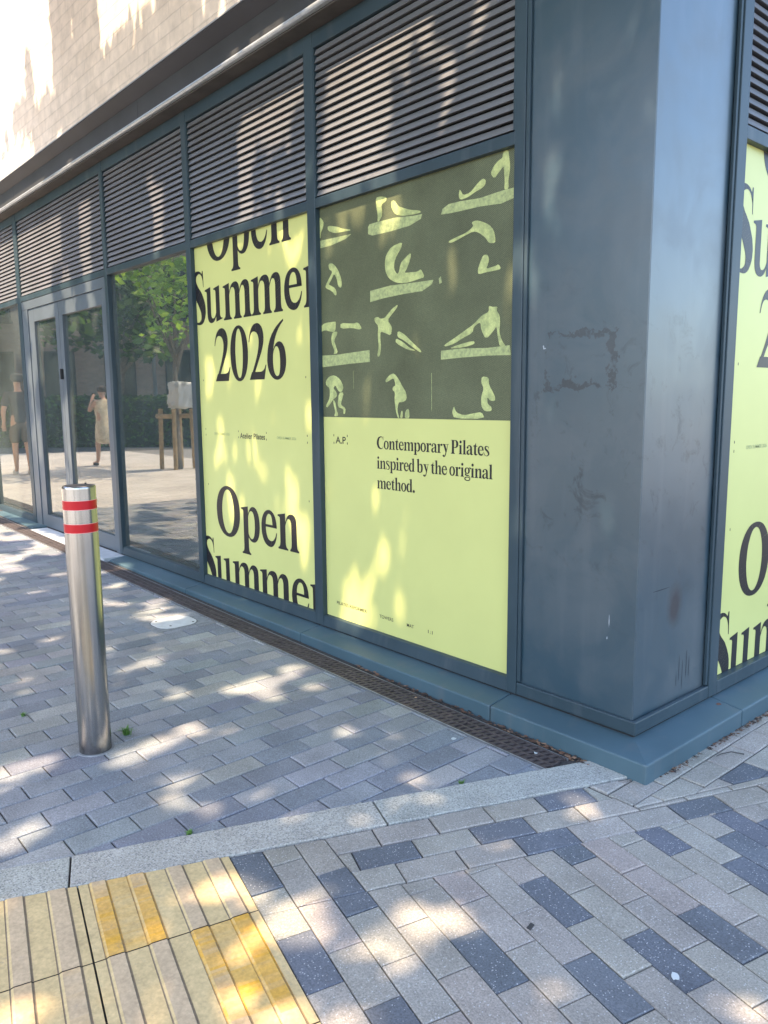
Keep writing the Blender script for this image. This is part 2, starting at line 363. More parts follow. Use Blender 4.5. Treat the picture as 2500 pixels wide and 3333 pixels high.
FIGS= [[(-0.742, 2.494), (-0.722, 2.492), (-0.718, 2.469), (-0.71, 2.43), (-0.713, 2.397), (-0.72, 2.371), (-0.716, 2.333), (-0.743, 2.335), (-0.739, 2.369), (-0.744, 2.415), (-0.748, 2.433), (-0.775, 2.411), (-0.799, 2.392), (-0.821, 2.417), (-0.803, 2.445), (-0.776, 2.462), (-0.753, 2.468), (-0.753, 2.485)], [(-1.006, 2.39), (-0.996, 2.376), (-0.984, 2.359), (-0.942, 2.36), (-0.9, 2.39), (-0.867, 2.407), (-0.847, 2.397), (-0.851, 2.377), (-0.871, 2.366), (-0.908, 2.359), (-0.954, 2.344), (-1.001, 2.341), (-1.013, 2.358)], [(-1.126, 2.299), (-1.117, 2.322), (-1.076, 2.337), (-1.006, 2.336), (-0.879, 2.327), (-0.75, 2.334), (-0.689, 2.333), (-0.688, 2.291), (-0.757, 2.281), (-0.878, 2.291), (-1.005, 2.293), (-1.067, 2.295)], [(-1.596, 2.463), (-1.558, 2.463), (-1.51, 2.45), (-1.516, 2.431), (-1.553, 2.421), (-1.543, 2.372), (-1.571, 2.343), (-1.584, 2.345), (-1.581, 2.378), (-1.592, 2.421)], [(-1.479, 2.424), (-1.453, 2.426), (-1.422, 2.39), (-1.391, 2.378), (-1.341, 2.359), (-1.272, 2.344), (-1.258, 2.332), (-1.321, 2.333), (-1.392, 2.339), (-1.443, 2.354), (-1.474, 2.386)], [(-1.66, 2.33), (-1.648, 2.342), (-1.571, 2.343), (-1.443, 2.341), (-1.322, 2.327), (-1.253, 2.324), (-1.263, 2.304), (-1.342, 2.285), (-1.486, 2.281), (-1.627, 2.283), (-1.66, 2.295)], [(-2.097, 2.453), (-2.068, 2.445), (-2.043, 2.422), (-2.047, 2.393), (-2.071, 2.367), (-2.072, 2.338), (-2.088, 2.34), (-2.084, 2.377), (-2.096, 2.401)], [(-2.006, 2.394), (-1.943, 2.38), (-1.906, 2.37), (-1.882, 2.359), (-1.786, 2.336), (-1.882, 2.341), (-1.944, 2.344), (-2.006, 2.368)], [(-2.006, 2.19), (-1.974, 2.19), (-1.949, 2.176), (-1.918, 2.146), (-1.895, 2.106), (-1.887, 2.069), (-1.896, 2.048), (-1.921, 2.061), (-1.932, 2.103), (-1.956, 2.132), (-1.976, 2.108), (-2.009, 2.079), (-1.99, 2.073), (-1.946, 2.053), (-1.934, 2.022), (-1.947, 2.012), (-1.978, 2.041), (-2.035, 2.063), (-2.035, 2.078), (-1.995, 2.118), (-1.969, 2.145), (-2.0, 2.16)], [(-1.395, 2.217), (-1.403, 2.189), (-1.434, 2.16), (-1.456, 2.129), (-1.458, 2.095), (-1.44, 2.07), (-1.425, 2.068), (-1.409, 2.116), (-1.383, 2.133), (-1.332, 2.159), (-1.337, 2.126), (-1.363, 2.083), (-1.383, 2.066), (-1.343, 2.064), (-1.283, 2.06), (-1.263, 2.071), (-1.234, 2.028), (-1.283, 2.024), (-1.323, 2.019), (-1.384, 2.016), (-1.446, 2.026), (-1.499, 2.053), (-1.525, 2.09), (-1.53, 2.132), (-1.519, 2.171), (-1.476, 2.206)], [(-1.648, 2.007), (-1.488, 2.017), (-1.323, 2.012), (-1.177, 2.009), (-1.186, 1.99), (-1.254, 1.965), (-1.384, 1.965), (-1.532, 1.96), (-1.649, 1.95)], [(-1.08, 2.17), (-1.031, 2.181), (-0.97, 2.19), (-0.936, 2.203), (-0.919, 2.215), (-0.932, 2.232), (-0.902, 2.236), (-0.869, 2.225), (-0.828, 2.206), (-0.799, 2.178), (-0.788, 2.141), (-0.79, 2.121), (-0.827, 2.126), (-0.843, 2.149), (-0.885, 2.18), (-0.919, 2.191), (-0.97, 2.181), (-1.022, 2.168), (-1.062, 2.161)], [(-0.859, 2.08), (-0.834, 2.078), (-0.822, 2.057), (-0.833, 2.029), (-0.841, 2.018), (-0.785, 2.023), (-0.769, 2.029), (-0.752, 2.007), (-0.776, 2.004), (-0.841, 2.003), (-0.887, 1.999), (-0.891, 2.018), (-0.879, 2.047)], [(-2.095, 1.854), (-2.048, 1.874), (-1.958, 1.874), (-1.945, 1.872), (-1.953, 1.821), (-1.985, 1.819), (-2.049, 1.835), (-2.096, 1.823)], [(-1.978, 1.819), (-1.931, 1.818), (-1.941, 1.798), (-1.967, 1.773), (-1.949, 1.737), (-1.931, 1.702), (-1.976, 1.694), (-1.962, 1.715), (-1.987, 1.755), (-1.992, 1.786)], [(-1.905, 1.863), (-1.797, 1.851), (-1.75, 1.855), (-1.717, 1.819), (-1.75, 1.816), (-1.798, 1.829), (-1.906, 1.831)], [(-2.087, 1.694), (-1.963, 1.692), (-1.659, 1.704), (-1.658, 1.642), (-1.839, 1.638), (-2.085, 1.628)], [(-1.617, 1.866), (-1.589, 1.87), (-1.567, 1.858), (-1.534, 1.859), (-1.512, 1.875), (-1.479, 1.899), (-1.431, 1.919), (-1.437, 1.903), (-1.479, 1.872), (-1.512, 1.847), (-1.475, 1.809), (-1.486, 1.768), (-1.524, 1.781), (-1.567, 1.795), (-1.57, 1.759), (-1.563, 1.716), (-1.575, 1.667), (-1.597, 1.667), (-1.582, 1.717), (-1.59, 1.775), (-1.584, 1.824), (-1.611, 1.844)], [(-1.432, 1.789), (-1.385, 1.769), (-1.324, 1.724), (-1.259, 1.68), (-1.264, 1.67), (-1.314, 1.696), (-1.386, 1.738), (-1.438, 1.758)], [(-1.448, 1.752), (-1.396, 1.732), (-1.345, 1.698), (-1.294, 1.682), (-1.355, 1.688), (-1.449, 1.728)], [(-0.823, 1.856), (-0.798, 1.848), (-0.77, 1.848), (-0.777, 1.831), (-0.757, 1.808), (-0.755, 1.769), (-0.76, 1.74), (-0.747, 1.703), (-0.719, 1.671), (-0.754, 1.67), (-0.767, 1.71), (-0.776, 1.765), (-0.788, 1.748), (-0.837, 1.708), (-0.867, 1.753), (-0.872, 1.79), (-0.914, 1.769), (-0.918, 1.744), (-0.983, 1.723), (-1.037, 1.701), (-1.092, 1.691), (-1.105, 1.698), (-1.037, 1.726), (-0.975, 1.754), (-0.914, 1.781), (-0.864, 1.817), (-0.822, 1.829)], [(-1.019, 1.693), (-0.913, 1.709), (-0.903, 1.693), (-0.974, 1.681), (-1.073, 1.68)], [(-1.124, 1.673), (-1.0, 1.677), (-0.828, 1.671), (-0.699, 1.676), (-0.692, 1.633), (-0.828, 1.637), (-1.0, 1.635), (-1.124, 1.631)], [(-2.052, 1.548), (-2.018, 1.575), (-1.966, 1.581), (-1.916, 1.557), (-1.885, 1.514), (-1.905, 1.484), (-1.936, 1.492), (-1.961, 1.527), (-1.981, 1.508), (-1.949, 1.484), (-1.95, 1.461), (-1.983, 1.446), (-2.037, 1.399), (-2.056, 1.407), (-2.015, 1.454), (-2.014, 1.509), (-2.046, 1.525)], [(-1.983, 1.446), (-1.964, 1.43), (-1.952, 1.384), (-1.936, 1.353), (-1.979, 1.35), (-1.965, 1.376), (-1.983, 1.422)], [(-1.93, 1.484), (-1.882, 1.484), (-1.906, 1.438), (-1.913, 1.415), (-1.869, 1.396), (-1.877, 1.365), (-1.893, 1.365), (-1.888, 1.392), (-1.945, 1.403)], [(-1.532, 1.544), (-1.493, 1.572), (-1.461, 1.576), (-1.424, 1.542), (-1.398, 1.506), (-1.372, 1.478), (-1.367, 1.443), (-1.398, 1.429), (-1.43, 1.429), (-1.441, 1.387), (-1.425, 1.348), (-1.436, 1.348), (-1.452, 1.387), (-1.462, 1.444), (-1.456, 1.479), (-1.478, 1.493), (-1.472, 1.508), (-1.451, 1.514), (-1.466, 1.553), (-1.494, 1.543), (-1.527, 1.53)], [(-1.409, 1.387), (-1.398, 1.383), (-1.399, 1.348), (-1.42, 1.348)], [(-1.377, 1.387), (-1.351, 1.398), (-1.346, 1.347), (-1.383, 1.346)], [(-0.86, 1.545), (-0.818, 1.54), (-0.817, 1.509), (-0.8, 1.484), (-0.779, 1.453), (-0.779, 1.434), (-0.808, 1.434), (-0.825, 1.453), (-0.825, 1.422), (-0.799, 1.406), (-0.799, 1.388), (-0.841, 1.387), (-0.862, 1.409), (-0.863, 1.454), (-0.847, 1.491), (-0.864, 1.517)], [(-1.039, 1.402), (-1.035, 1.409), (-1.021, 1.38), (-0.971, 1.367), (-0.909, 1.377), (-0.858, 1.384), (-0.84, 1.353), (-1.034, 1.351), (-1.048, 1.383)]]
SPOTS= [(-1.69, -0.651, 0.023, 0.106), (-1.679, -0.78, 0.023, 0.092), (-1.702, -0.516, 0.023, 0.072), (-1.511, -0.491, 0.02, 0.047), (-1.513, -0.724, 0.02, 0.049), (-1.724, -0.832, 0.023, 0.057), (-1.784, -0.401, 0.024, 0.045), (-1.858, -1.051, 0.025, 0.064), (-1.403, -1.328, 0.019, 0.065), (-1.443, -1.201, 0.019, 0.067), (-1.373, -1.425, 0.019, 0.048), (-1.475, -1.105, 0.02, 0.033), (-1.38, -1.558, 0.019, 0.045), (-1.289, -1.501, 0.017, 0.037), (-1.551, -1.845, 0.021, 0.073), (-1.505, -1.934, 0.02, 0.062), (-1.545, -1.749, 0.021, 0.037), (-0.991, -0.678, 0.013, 0.041), (-0.457, -0.751, 0.006, 0.042), (-0.526, -0.735, 0.007, 0.027), (-0.753, -1.276, 0.01, 0.034), (-0.751, -1.197, 0.01, 0.035), (-0.875, -1.491, 0.012, 0.03), (-0.757, -1.481, 0.01, 0.029), (-1.019, -2.054, 0.014, 0.053), (-1.026, -2.001, 0.014, 0.031), (0.082, -0.433, -0.001, 0.063), (-0.359, -0.855, 0.005, 0.024), (-0.534, -1.283, 0.007, 0.022), (0.013, -0.862, -0.0, 0.02), (0.042, -0.828, -0.001, 0.02), (0.156, -1.157, -0.002, 0.032), (0.223, -1.171, -0.003, 0.023), (0.058, -1.285, -0.001, 0.037), (0.139, -1.289, -0.002, 0.039), (0.19, -1.456, -0.003, 0.043), (0.118, -1.474, -0.002, 0.047), (-0.177, -1.573, 0.002, 0.044), (-0.082, -1.575, 0.001, 0.054), (-0.252, -1.58, 0.003, 0.024), (0.001, -1.556, -0.0, 0.028), (-0.119, -1.443, 0.002, 0.024), (-0.115, -1.383, 0.002, 0.018), (-0.1, -1.726, 0.001, 0.039), (-0.387, -1.603, 0.005, 0.028), (-0.32, -1.61, 0.004, 0.025), (0.117, -1.818, -0.002, 0.042), (0.053, -1.881, -0.001, 0.031), (0.186, -1.76, -0.003, 0.02), (-0.236, -2.236, 0.003, 0.055), (-0.193, -2.176, 0.003, 0.031), (-3.13, -1.275, 0.042, 0.039), (-3.281, -0.623, 0.044, 0.068), (-3.33, -0.476, 0.045, 0.069), (-3.493, -0.377, 0.047, 0.082), (-4.131, -0.434, 0.056, 0.077), (-2.365, -1.03, 0.032, 0.06), (-2.384, -0.929, 0.032, 0.046), (-2.345, -1.103, 0.032, 0.035), (-4.345, -0.935, 0.059, 0.062), (0.564, -1.302, -0.008, 0.018), (0.838, -0.888, -0.011, 0.016), (0.898, -0.885, -0.012, 0.02), (-2.03, 0.033, 0.958, 0.032), (-2.039, 0.033, 0.893, 0.035), (-2.052, 0.033, 0.834, 0.027), (-1.619, 0.033, 0.99, 0.025), (-1.625, 0.033, 0.937, 0.026), (-1.995, 0.033, 0.553, 0.029), (-2.004, 0.033, 0.502, 0.027), (-1.802, 0.033, 0.533, 0.03), (-1.804, 0.033, 0.436, 0.035), (-1.812, 0.033, 0.345, 0.04), (-1.571, 0.033, 0.653, 0.032), (-1.567, 0.033, 0.57, 0.039), (-1.65, 0.033, 0.502, 0.033), (-1.645, 0.033, 0.448, 0.03), (-1.547, 0.033, 0.756, 0.028), (-1.403, 0.033, 0.692, 0.034), (-1.415, 0.033, 0.608, 0.035), (-1.909, 0.033, 0.327, 0.052), (-1.911, 0.033, 0.235, 0.072), (-1.708, 0.033, 0.277, 0.067), (-1.672, 0.033, 0.22, 0.054), (-1.438, 0.033, 0.423, 0.042), (-1.433, 0.033, 0.355, 0.042), (-1.797, 0.033, 0.177, 0.075), (-1.927, 0.033, 0.148, 0.066), (-3.422, 0.033, 1.623, 0.045), (-3.43, 0.033, 1.529, 0.05), (-3.297, 0.033, 1.219, 0.06), (-3.299, 0.033, 1.097, 0.06), (-3.373, 0.033, 1.025, 0.056), (-2.801, 0.033, 1.495, 0.037), (-2.814, 0.033, 1.093, 0.047), (-2.819, 0.033, 1.004, 0.038), (-2.388, 0.033, 0.886, 0.067), (-2.413, 0.033, 0.787, 0.088), (-2.376, 0.033, 0.669, 0.075), (-2.489, 0.033, 1.0, 0.039), (-2.298, 0.033, 0.545, 0.049), (-2.312, 0.033, 0.458, 0.037), (-3.173, 0.033, 0.793, 0.058), (-3.153, 0.033, 0.699, 0.037), (-2.207, 0.033, 1.341, 0.035), (-2.192, 0.033, 1.477, 0.027), (-2.295, 0.033, 2.327, 0.051), (-2.318, 0.033, 2.264, 0.059), (-2.429, 0.033, 2.279, 0.029), (-2.509, 0.033, 0.351, 0.031), (-2.809, 0.033, 0.979, 0.029), (-2.241, 0.033, 0.958, 0.028), (-1.862, 0.033, 2.434, 0.045), (-1.863, 0.033, 2.377, 0.046), (-1.527, 0.033, 2.416, 0.074), (-1.527, 0.033, 2.362, 0.084), (-1.55, 0.033, 2.305, 0.059), (-1.039, 0.033, 2.068, 0.035), (-1.057, 0.033, 2.014, 0.043), (-1.056, 0.033, 1.951, 0.038), (-0.712, 0.033, 1.961, 0.023), (-0.719, 0.033, 1.903, 0.027), (-0.718, 0.033, 1.861, 0.02), (-1.294, 0.033, 1.702, 0.038), (-1.284, 0.033, 1.647, 0.044), (-1.698, 0.033, 1.482, 0.04), (-1.699, 0.033, 1.43, 0.033), (-1.946, 0.033, 2.274, 0.031), (-1.842, 0.033, 1.99, 0.034), (-2.122, -0.0, 2.244, 0.019), (-2.119, -0.0, 2.16, 0.019), (-0.633, -0.0, 2.057, 0.018), (-0.629, -0.0, 2.011, 0.016), (-1.763, 0.0, 3.051, 0.123), (-1.649, 0.0, 3.161, 0.117), (-1.86, 0.0, 2.942, 0.116), (-1.723, 0.0, 2.812, 0.133), (-1.89, 0.0, 2.728, 0.107), (-1.588, 0.0, 2.935, 0.105), (-1.773, 0.0, 2.633, 0.114), (-1.082, 0.0, 2.924, 0.038), (-1.082, 0.0, 2.831, 0.039), (-1.09, 0.0, 2.738, 0.039), (-1.379, 0.0, 3.174, 0.074), (-1.5, 0.0, 3.164, 0.081), (-1.208, 0.0, 3.176, 0.045), (-0.883, 0.0, 3.108, 0.04), (-1.571, 0.0, 2.656, 0.038), (-1.445, 0.0, 2.55, 0.037), (-2.732, 0.0, 3.173, 0.075), (-2.763, 0.0, 3.099, 0.075), (-2.794, 0.0, 3.017, 0.089), (-2.852, 0.0, 2.933, 0.078), (-2.511, 0.0, 3.163, 0.064), (-2.393, 0.0, 3.191, 0.078), (-2.258, 0.0, 3.194, 0.059), (-2.456, 0.0, 3.088, 0.046), (-2.569, 0.0, 2.975, 0.048), (-2.805, 0.0, 2.844, 0.064), (-2.158, 0.0, 2.765, 0.017), (-2.155, 0.0, 2.694, 0.017), (-2.455, 0.0, 2.528, 0.028), (-2.432, 0.0, 2.642, 0.023), (-4.153, 0.0, 3.062, 0.039), (-4.079, 0.0, 2.938, 0.051), (-4.0, 0.0, 2.86, 0.05), (-4.111, 0.0, 2.852, 0.043), (-4.077, 0.0, 2.764, 0.052), (-4.055, 0.0, 2.668, 0.051), (-4.075, 0.0, 2.588, 0.043), (-6.288, 0.0, 3.148, 0.191), (-6.169, 0.0, 3.198, 0.102), (-6.667, 0.0, 3.152, 0.187), (-6.886, 0.0, 3.075, 0.214), (-7.119, 0.0, 2.982, 0.224), (-5.481, 0.0, 3.152, 0.106), (-5.468, 0.0, 3.052, 0.095), (-6.503, 0.0, 3.016, 0.182), (-6.611, 0.0, 2.874, 0.186), (-6.952, 0.0, 2.793, 0.237), (-7.228, 0.0, 2.711, 0.168), (-5.593, 0.0, 2.876, 0.091), (-5.497, 0.0, 2.708, 0.09), (-6.088, 0.0, 2.543, 0.085), (-5.497, 0.0, 2.532, 0.072), (-6.042, 0.0, 2.42, 0.095), (-5.462, 0.0, 2.373, 0.066), (-5.973, 0.0, 2.331, 0.107), (-5.469, 0.0, 2.329, 0.084), (-6.517, 0.0, 2.418, 0.082), (-7.429, 0.0, 3.158, 0.096), (-7.43, 0.0, 3.013, 0.096), (-7.438, 0.0, 2.855, 0.096), (-7.433, 0.0, 2.694, 0.096), (-7.762, 0.0, 3.142, 0.183), (-7.758, 0.0, 2.978, 0.229), (-7.804, 0.0, 2.805, 0.231), (-7.803, 0.0, 2.625, 0.186), (-7.016, 0.0, 2.336, 0.147), (-6.728, 0.0, 2.344, 0.116), (-7.636, 0.0, 3.257, 0.135), (-7.044, 0.0, 2.337, 0.126), (-7.083, 0.0, 2.17, 0.127), (-7.083, 0.0, 1.951, 0.108), (-7.265, 0.0, 1.72, 0.092), (-6.28, 0.0, 1.25, 0.111), (-6.281, 0.0, 1.026, 0.12), (-6.254, 0.0, 0.831, 0.111), (-6.179, 0.0, 1.443, 0.075), (-7.234, 0.0, 1.185, 0.082), (-7.202, 0.0, 0.99, 0.082), (-0.494, 0.018, 2.265, 0.0209), (-0.485, 0.018, 2.199, 0.02375), (-0.503, 0.018, 2.332, 0.01615), (-0.393, 0.018, 2.9, 0.012349999999999998), (-0.397, 0.018, 2.832, 0.012349999999999998), (-0.404, 0.018, 2.764, 0.0114), (-0.12, 0.018, 2.806, 0.0133), (-0.139, 0.018, 2.728, 0.014249999999999999), (-0.171, 0.018, 2.653, 0.0152), (-0.197, 0.018, 2.574, 0.012349999999999998), (-0.207, 0.018, 2.528, 0.01045), (-0.554, 0.018, 1.892, 0.035149999999999994), (-0.559, 0.018, 1.834, 0.028499999999999998), (-0.155, 0.018, 1.105, 0.008549999999999999), (-0.41, 0.018, 0.883, 0.01045), (-0.42, 0.018, 0.8, 0.0114), (-0.411, 0.018, 0.719, 0.01045), (-0.276, 0.018, 0.447, 0.0133), (-0.292, 0.018, 0.392, 0.01045), (-0.173, 0.018, 0.299, 0.012349999999999998)]
# ---------------------------------------------------------------- ground
def clip_poly(p, a, b, c):
    """keep a*x + b*y <= c"""
    out = []
    for i in range(len(p)):
        P, Q = p[i], p[(i+1) % len(p)]; dp = a*P[0]+b*P[1]-c; dq = a*Q[0]+b*Q[1]-c
        if dp <= 0: out.append(P)
        if (dp < 0 < dq) or (dq < 0 < dp):
            t = dp/(dp-dq); out.append((P[0]+(Q[0]-P[0])*t, P[1]+(Q[1]-P[1])*t))
    return out
def area(p): return .5*sum(p[i][0]*p[(i+1) % len(p)][1]-p[(i+1) % len(p)][0]*p[i][1] for i in range(len(p)))
def clean(p):
    q = [P for i, P in enumerate(p) if math.dist(P, p[i-1]) > .002]
    return [Q for i, Q in enumerate(q) if abs((Q[0]-q[i-1][0])*(q[(i+1) % len(q)][1]-Q[1])-(Q[1]-q[i-1][1])*(q[(i+1) % len(q)][0]-Q[0])) > 1e-7] if len(q) > 2 else []
def inset(p, d):
    n = len(p); out = []
    for i in range(n):
        A, B, D = p[i-1], p[i], p[(i+1) % n]
        e1 = Vector((B[0]-A[0], B[1]-A[1])).normalized(); e2 = Vector((D[0]-B[0], D[1]-B[1])).normalized()
        n1 = Vector((-e1.y, e1.x)); n2 = Vector((-e2.y, e2.x)); k = 1+n1.dot(n2)
        if k < .15: return None
        m = (n1+n2)/k; out.append((B[0]+m.x*d, B[1]+m.y*d))
    return out
def block(mb, p, tone, gap=.0050, bev=.004, h=0.0, jit=.0012, depth=.0065):
    p = clean(p)
    if len(p) < 3 or abs(area(p)) < 6e-5: return
    if area(p) < 0: p = p[::-1]
    o = inset(p, gap/2); i_ = inset(p, gap/2+bev) if o else None
    if not i_ or area(i_) < 5e-5 or area(i_) > area(p):
        gx = sum(q[0] for q in p)/len(p); gy = sum(q[1] for q in p)/len(p)
        o = [(gx+(q[0]-gx)*.93, gy+(q[1]-gy)*.93) for q in p]; i_ = [(gx+(q[0]-gx)*.84, gy+(q[1]-gy)*.84) for q in p]
    cx = sum(q[0] for q in p)/len(p); cy_ = sum(q[1] for q in p)/len(p)
    tx, ty, tz = random.gauss(0, .006), random.gauss(0, .006), random.gauss(0, jit)
    Z = lambda q: gz(q[0])+h+tz+tx*(q[0]-cx)+ty*(q[1]-cy_)
    n = len(p); b = len(mb.v)
    mb.v += [(q[0], q[1], Z(q)) for q in i_] + [(q[0], q[1], Z(q)-bev*.8) for q in o] + [(q[0], q[1], gz(q[0])+h-depth-.004) for q in o]
    mb.f.append(tuple(range(b, b+n))); mb.t.append(tone); mb.mi.append(0)
    for r in (0, 1):
        for k in range(n):
            k2 = (k+1) % n; mb.f.append((b+r*n+n+k, b+r*n+n+k2, b+r*n+k2, b+r*n+k)); mb.t.append(tone); mb.mi.append(0)
def tone(c, var=.1, hue=.03):
    k = 1+random.uniform(-var, var); return tuple(max(0, x*k*(1+random.uniform(-hue, hue))) for x in c)+(1,)

# kerb lines (direction kd, left edge point, right edge point)
kd = Vector((.363, .932)).normalized(); kn = Vector((kd.y, -kd.x))          # kn points to the footway side
KR = Vector((-.170, -.712)); KW = .168
cR = kn.dot(KR); cL = cR-KW
def sheet(name, pts, h, mat, kind='structure', nx=1):
    mb = MB()
    for a, b in ((-1e3, -9), (-9, 3), (3, 1e3)):
        q = clip_poly(clip_poly(pts, -1, 0, -a), 1, 0, b) if clip_poly(pts, -1, 0, -a) else None
        if q and len(q) > 2: mb.poly([(x, y, gz(x)+h) for x, y in q])
    return tag(mb.build(name, mat), kind=kind)
# far ground: one sheet to the horizon, and the sunny plaza with its own small blocks
M['far_ground'] = simple('far_paving', (.22, .215, .205), .85, var=.15, vscale=.6)
mb = MB()
xs = [-200, -60, -9, -4, 0, 3, 60, 200]
for a, b in zip(xs, xs[1:]): mb.poly([(a, -200, gz(a)-.030), (b, -200, gz(b)-.030), (b, 200, gz(b)-.030), (a, 200, gz(a)-.030)])
tag(mb.build('ground', M['far_ground']), kind='structure')
mb = MB()
for a, b in ((-12, -9), (-9, 0), (0, 3), (3, 6)): mb.poly([(a, -12, gz(a)-.0075), (b, -12, gz(b)-.0075), (b, 9, gz(b)-.0075), (a, 9, gz(a)-.0075)])
tag(mb.build('paving_joints', M['sand']), kind='structure')
def m_plaza():
    t = NT('plaza_blocks'); br = t.new('TexBrick'); br.inputs['Scale'].default_value = 1; br.inputs['Brick Width'].default_value = .225; br.inputs['Row Height'].default_value = .115
    br.inputs['Mortar Size'].default_value = .004; t.link(t.coords(rot=(0, 0, R(90))), br.inputs['Vector'])
    br.inputs['Color1'].default_value = (.52, .49, .44, 1); br.inputs['Color2'].default_value = (.44, .42, .385, 1); br.inputs['Mortar'].default_value = (.2, .19, .18, 1)
    return t.set(t.mix(1.0, br.outputs['Color'], t.ramp(t.noise(1.3, 4), [(.3, .85), (.7, 1.12)]), 'MULTIPLY'), .85)
M['plaza'] = m_plaza()
sheet('plaza', [(-60, -5.6), (-8.19, -5.6), (-8.19, -.33), (-60, -.33)], -.004, M['plaza'])
M['asphalt'] = simple('asphalt', (.075, .078, .085), .85, var=.2, vscale=30)
sheet('road', [(-17.6, -9.5), (-16.9, -9.5), (-20.3, -2.0), (-23.5, -.2), (-26.0, -.2)], .004, M['asphalt'])
sheet('plaza_behind', [(-60, -60), (6, -60), (6, -5.6), (-60, -5.6)], -.005, M['far_ground'])  # darker colour than the plaza, standing in for shade behind the camera

# left pavement: stretcher bond, rows running out from the shop front
mb = MB(); pw, pl = .1147, .2245
BLUE = (.245, .255, .268); PALE = (.300, .298, .288); DARKB = (.190, .204, .230)
for k in range(-58, 14):
    x0 = -1.514+pw*k; y0 = -1.80 if k % 2 == 0 else -1.691
    for j in range(-18, 10):
        ya = y0+pl*j
        if ya > -.25 or ya < -5.8 or x0 > .2: continue
        p = [(x0, ya), (x0+pw, ya), (x0+pw, ya+pl), (x0, ya+pl)]
        p = clip_poly(p, kn.x, kn.y, cL-.002); p = clip_poly(p, 0, 1, -.322) if p else p
        if not p: continue
        cx, cyy = x0+pw/2, ya+pl/2
        if -3.10 < cx < -2.86 and -.66 < cyy < -.40: continue
        r = random.random(); near_kerb = kn.x*cx+kn.y*cyy > cL-.16
        c = tone(DARKB if (r < .22 or (near_kerb and r < .5)) else (PALE if r > .80 else BLUE), .09)
        block(mb, p, c)
tag(mb.build('pavement', M['pav_left'], fixn=False), kind='structure')

# granite kerb: long rough stones set flush
mb = MB(); s0 = (Vector((-.454, -.985))-KR).dot(kd)
s1 = (Vector((-.814, -1.934))-KR).dot(kd)
cuts = [s1-2.4, s1-1.2, s1, s0, .66]
for a, b in zip(cuts, cuts[1:]):
    n = max(2, int((b-a)/.03)); L_, R_ = [], []
    base = KR-kn*KW
    def edge(side, t):
        off = KW*side + (.004*(vnoise(t*14, side*9, 3)-.5)+.003*(vnoise(t*60, side*5, 4)-.5))
        q = base+kd*t+kn*(off+(.003 if side == 0 else -.003)); return (q.x, q.y)
    ts = [a+.003+(b-a-.006)*i/n for i in range(n+1)]
    low = [edge(0, t) for t in ts]; up = [edge(1, t) for t in ts]
    tn = tone((.37, .355, .33), .06)
    for i in range(n):
        quad = [low[i], up[i], up[i+1], low[i+1]]
        mb.poly([(x, y, gz(x)+.004) for x, y in quad], tn)
        for e0, e1 in ((low[i+1], low[i]), (up[i], up[i+1])):
            mb.poly([(e0[0], e0[1], gz(e0[0])+.004), (e0[0], e0[1], gz(e0[0])-.012), (e1[0], e1[1], gz(e1[0])-.012), (e1[0], e1[1], gz(e1[0])+.004)], tn)
    for e0, e1 in ((low[0], up[0]), (up[-1], low[-1])):
        mb.poly([(e0[0], e0[1], gz(e0[0])+.004), (e0[0], e0[1], gz(e0[0])-.012), (e1[0], e1[1], gz(e1[0])-.012), (e1[0], e1[1], gz(e1[0])+.004)], tn)
tag(mb.build('kerb', M['granite'], bevel=.003), kind='structure')

# right footway
mb = MB()
BUFF = (.312, .292, .256); BUFF2 = (.326, .290, .258); DK = (.128, .139, .160)
th = R(13.2); fu = Vector((math.cos(th), -math.sin(th))); fv = Vector((math.sin(th), math.cos(th))); P0 = Vector((.199, -.961))
rw, rl = .1043, .2145
FIELD_DARK = [(.023, .565), (.314, .671), (.431, .37), (.438, .16), (.435, -.05), (.107, .044), (.221, -.273), (.369, -.59), (-.051, .246), (-.412, -.69), (-.185, -.473), (.043, -.691)]
fl_c = cR+.3125                                       # field starts three kerb-parallel rows away from the kerb
sold_v = fu.x*0+0
start = Vector((-.383, -1.256)); sn = fv              # rows begin above the line through start along fu
TE0 = Vector((-.493, -1.567))                         # tactile corner; its edge runs along fu
TE0 = TE0+fv*(rw*round(fv.dot(TE0-P0)/rw)-fv.dot(TE0-P0)); b_tact = fv.dot(TE0)
for k in range(-48, 34):
    off = 0 if k % 2 == 0 else rl/2
    for j in range(-20, 16):
        a0 = off+rl*j; q = [P0+fu*a+fv*b for a, b in ((a0, rw*k), (a0+rl, rw*k), (a0+rl, rw*(k+1)), (a0, rw*(k+1)))]
        p = [(v.x, v.y) for v in q]; cc = (q[0]+q[2])/2
        if cc.x > 4 or cc.y > 3.5 or cc.y < -5.7 or cc.x < -3.4: continue
        la, lb = a0+rl/2, rw*(k+.5)
        tint = None
        if any(abs(la-x) < .09 and abs(lb-y) < .05 for x, y in FIELD_DARK): tint = DK
        elif (la > .78 or lb < -.75 or lb > .72) and random.random() < .2: tint = DK
        else: tint = BUFF2 if random.random() < .22 else BUFF
        t_ = tone(tint, .06, .02)
        # part A: beyond the kerb-parallel rows; part B: before they start, up to the kerb
        pa = clip_poly(p, -kn.x, -kn.y, -fl_c)
        if pa: block(mb, clip_poly(pa, -fv.x, -fv.y, -b_tact), t_, .0034, .003)
        pb = clip_poly(p, kn.x, kn.y, fl_c)
        pb = clip_poly(pb, -kn.x, -kn.y, -cR-.003) if pb else pb
        pb = clip_poly(pb, fv.x, fv.y, fv.dot(start)) if pb else pb
        if pb: block(mb, clip_poly(pb, -fv.x, -fv.y, -b_tact), t_, .0034, .003)
SOLD_DARK = {(0, .31), (1, .0), (1, -.425), (2, .115), (2, .73)}
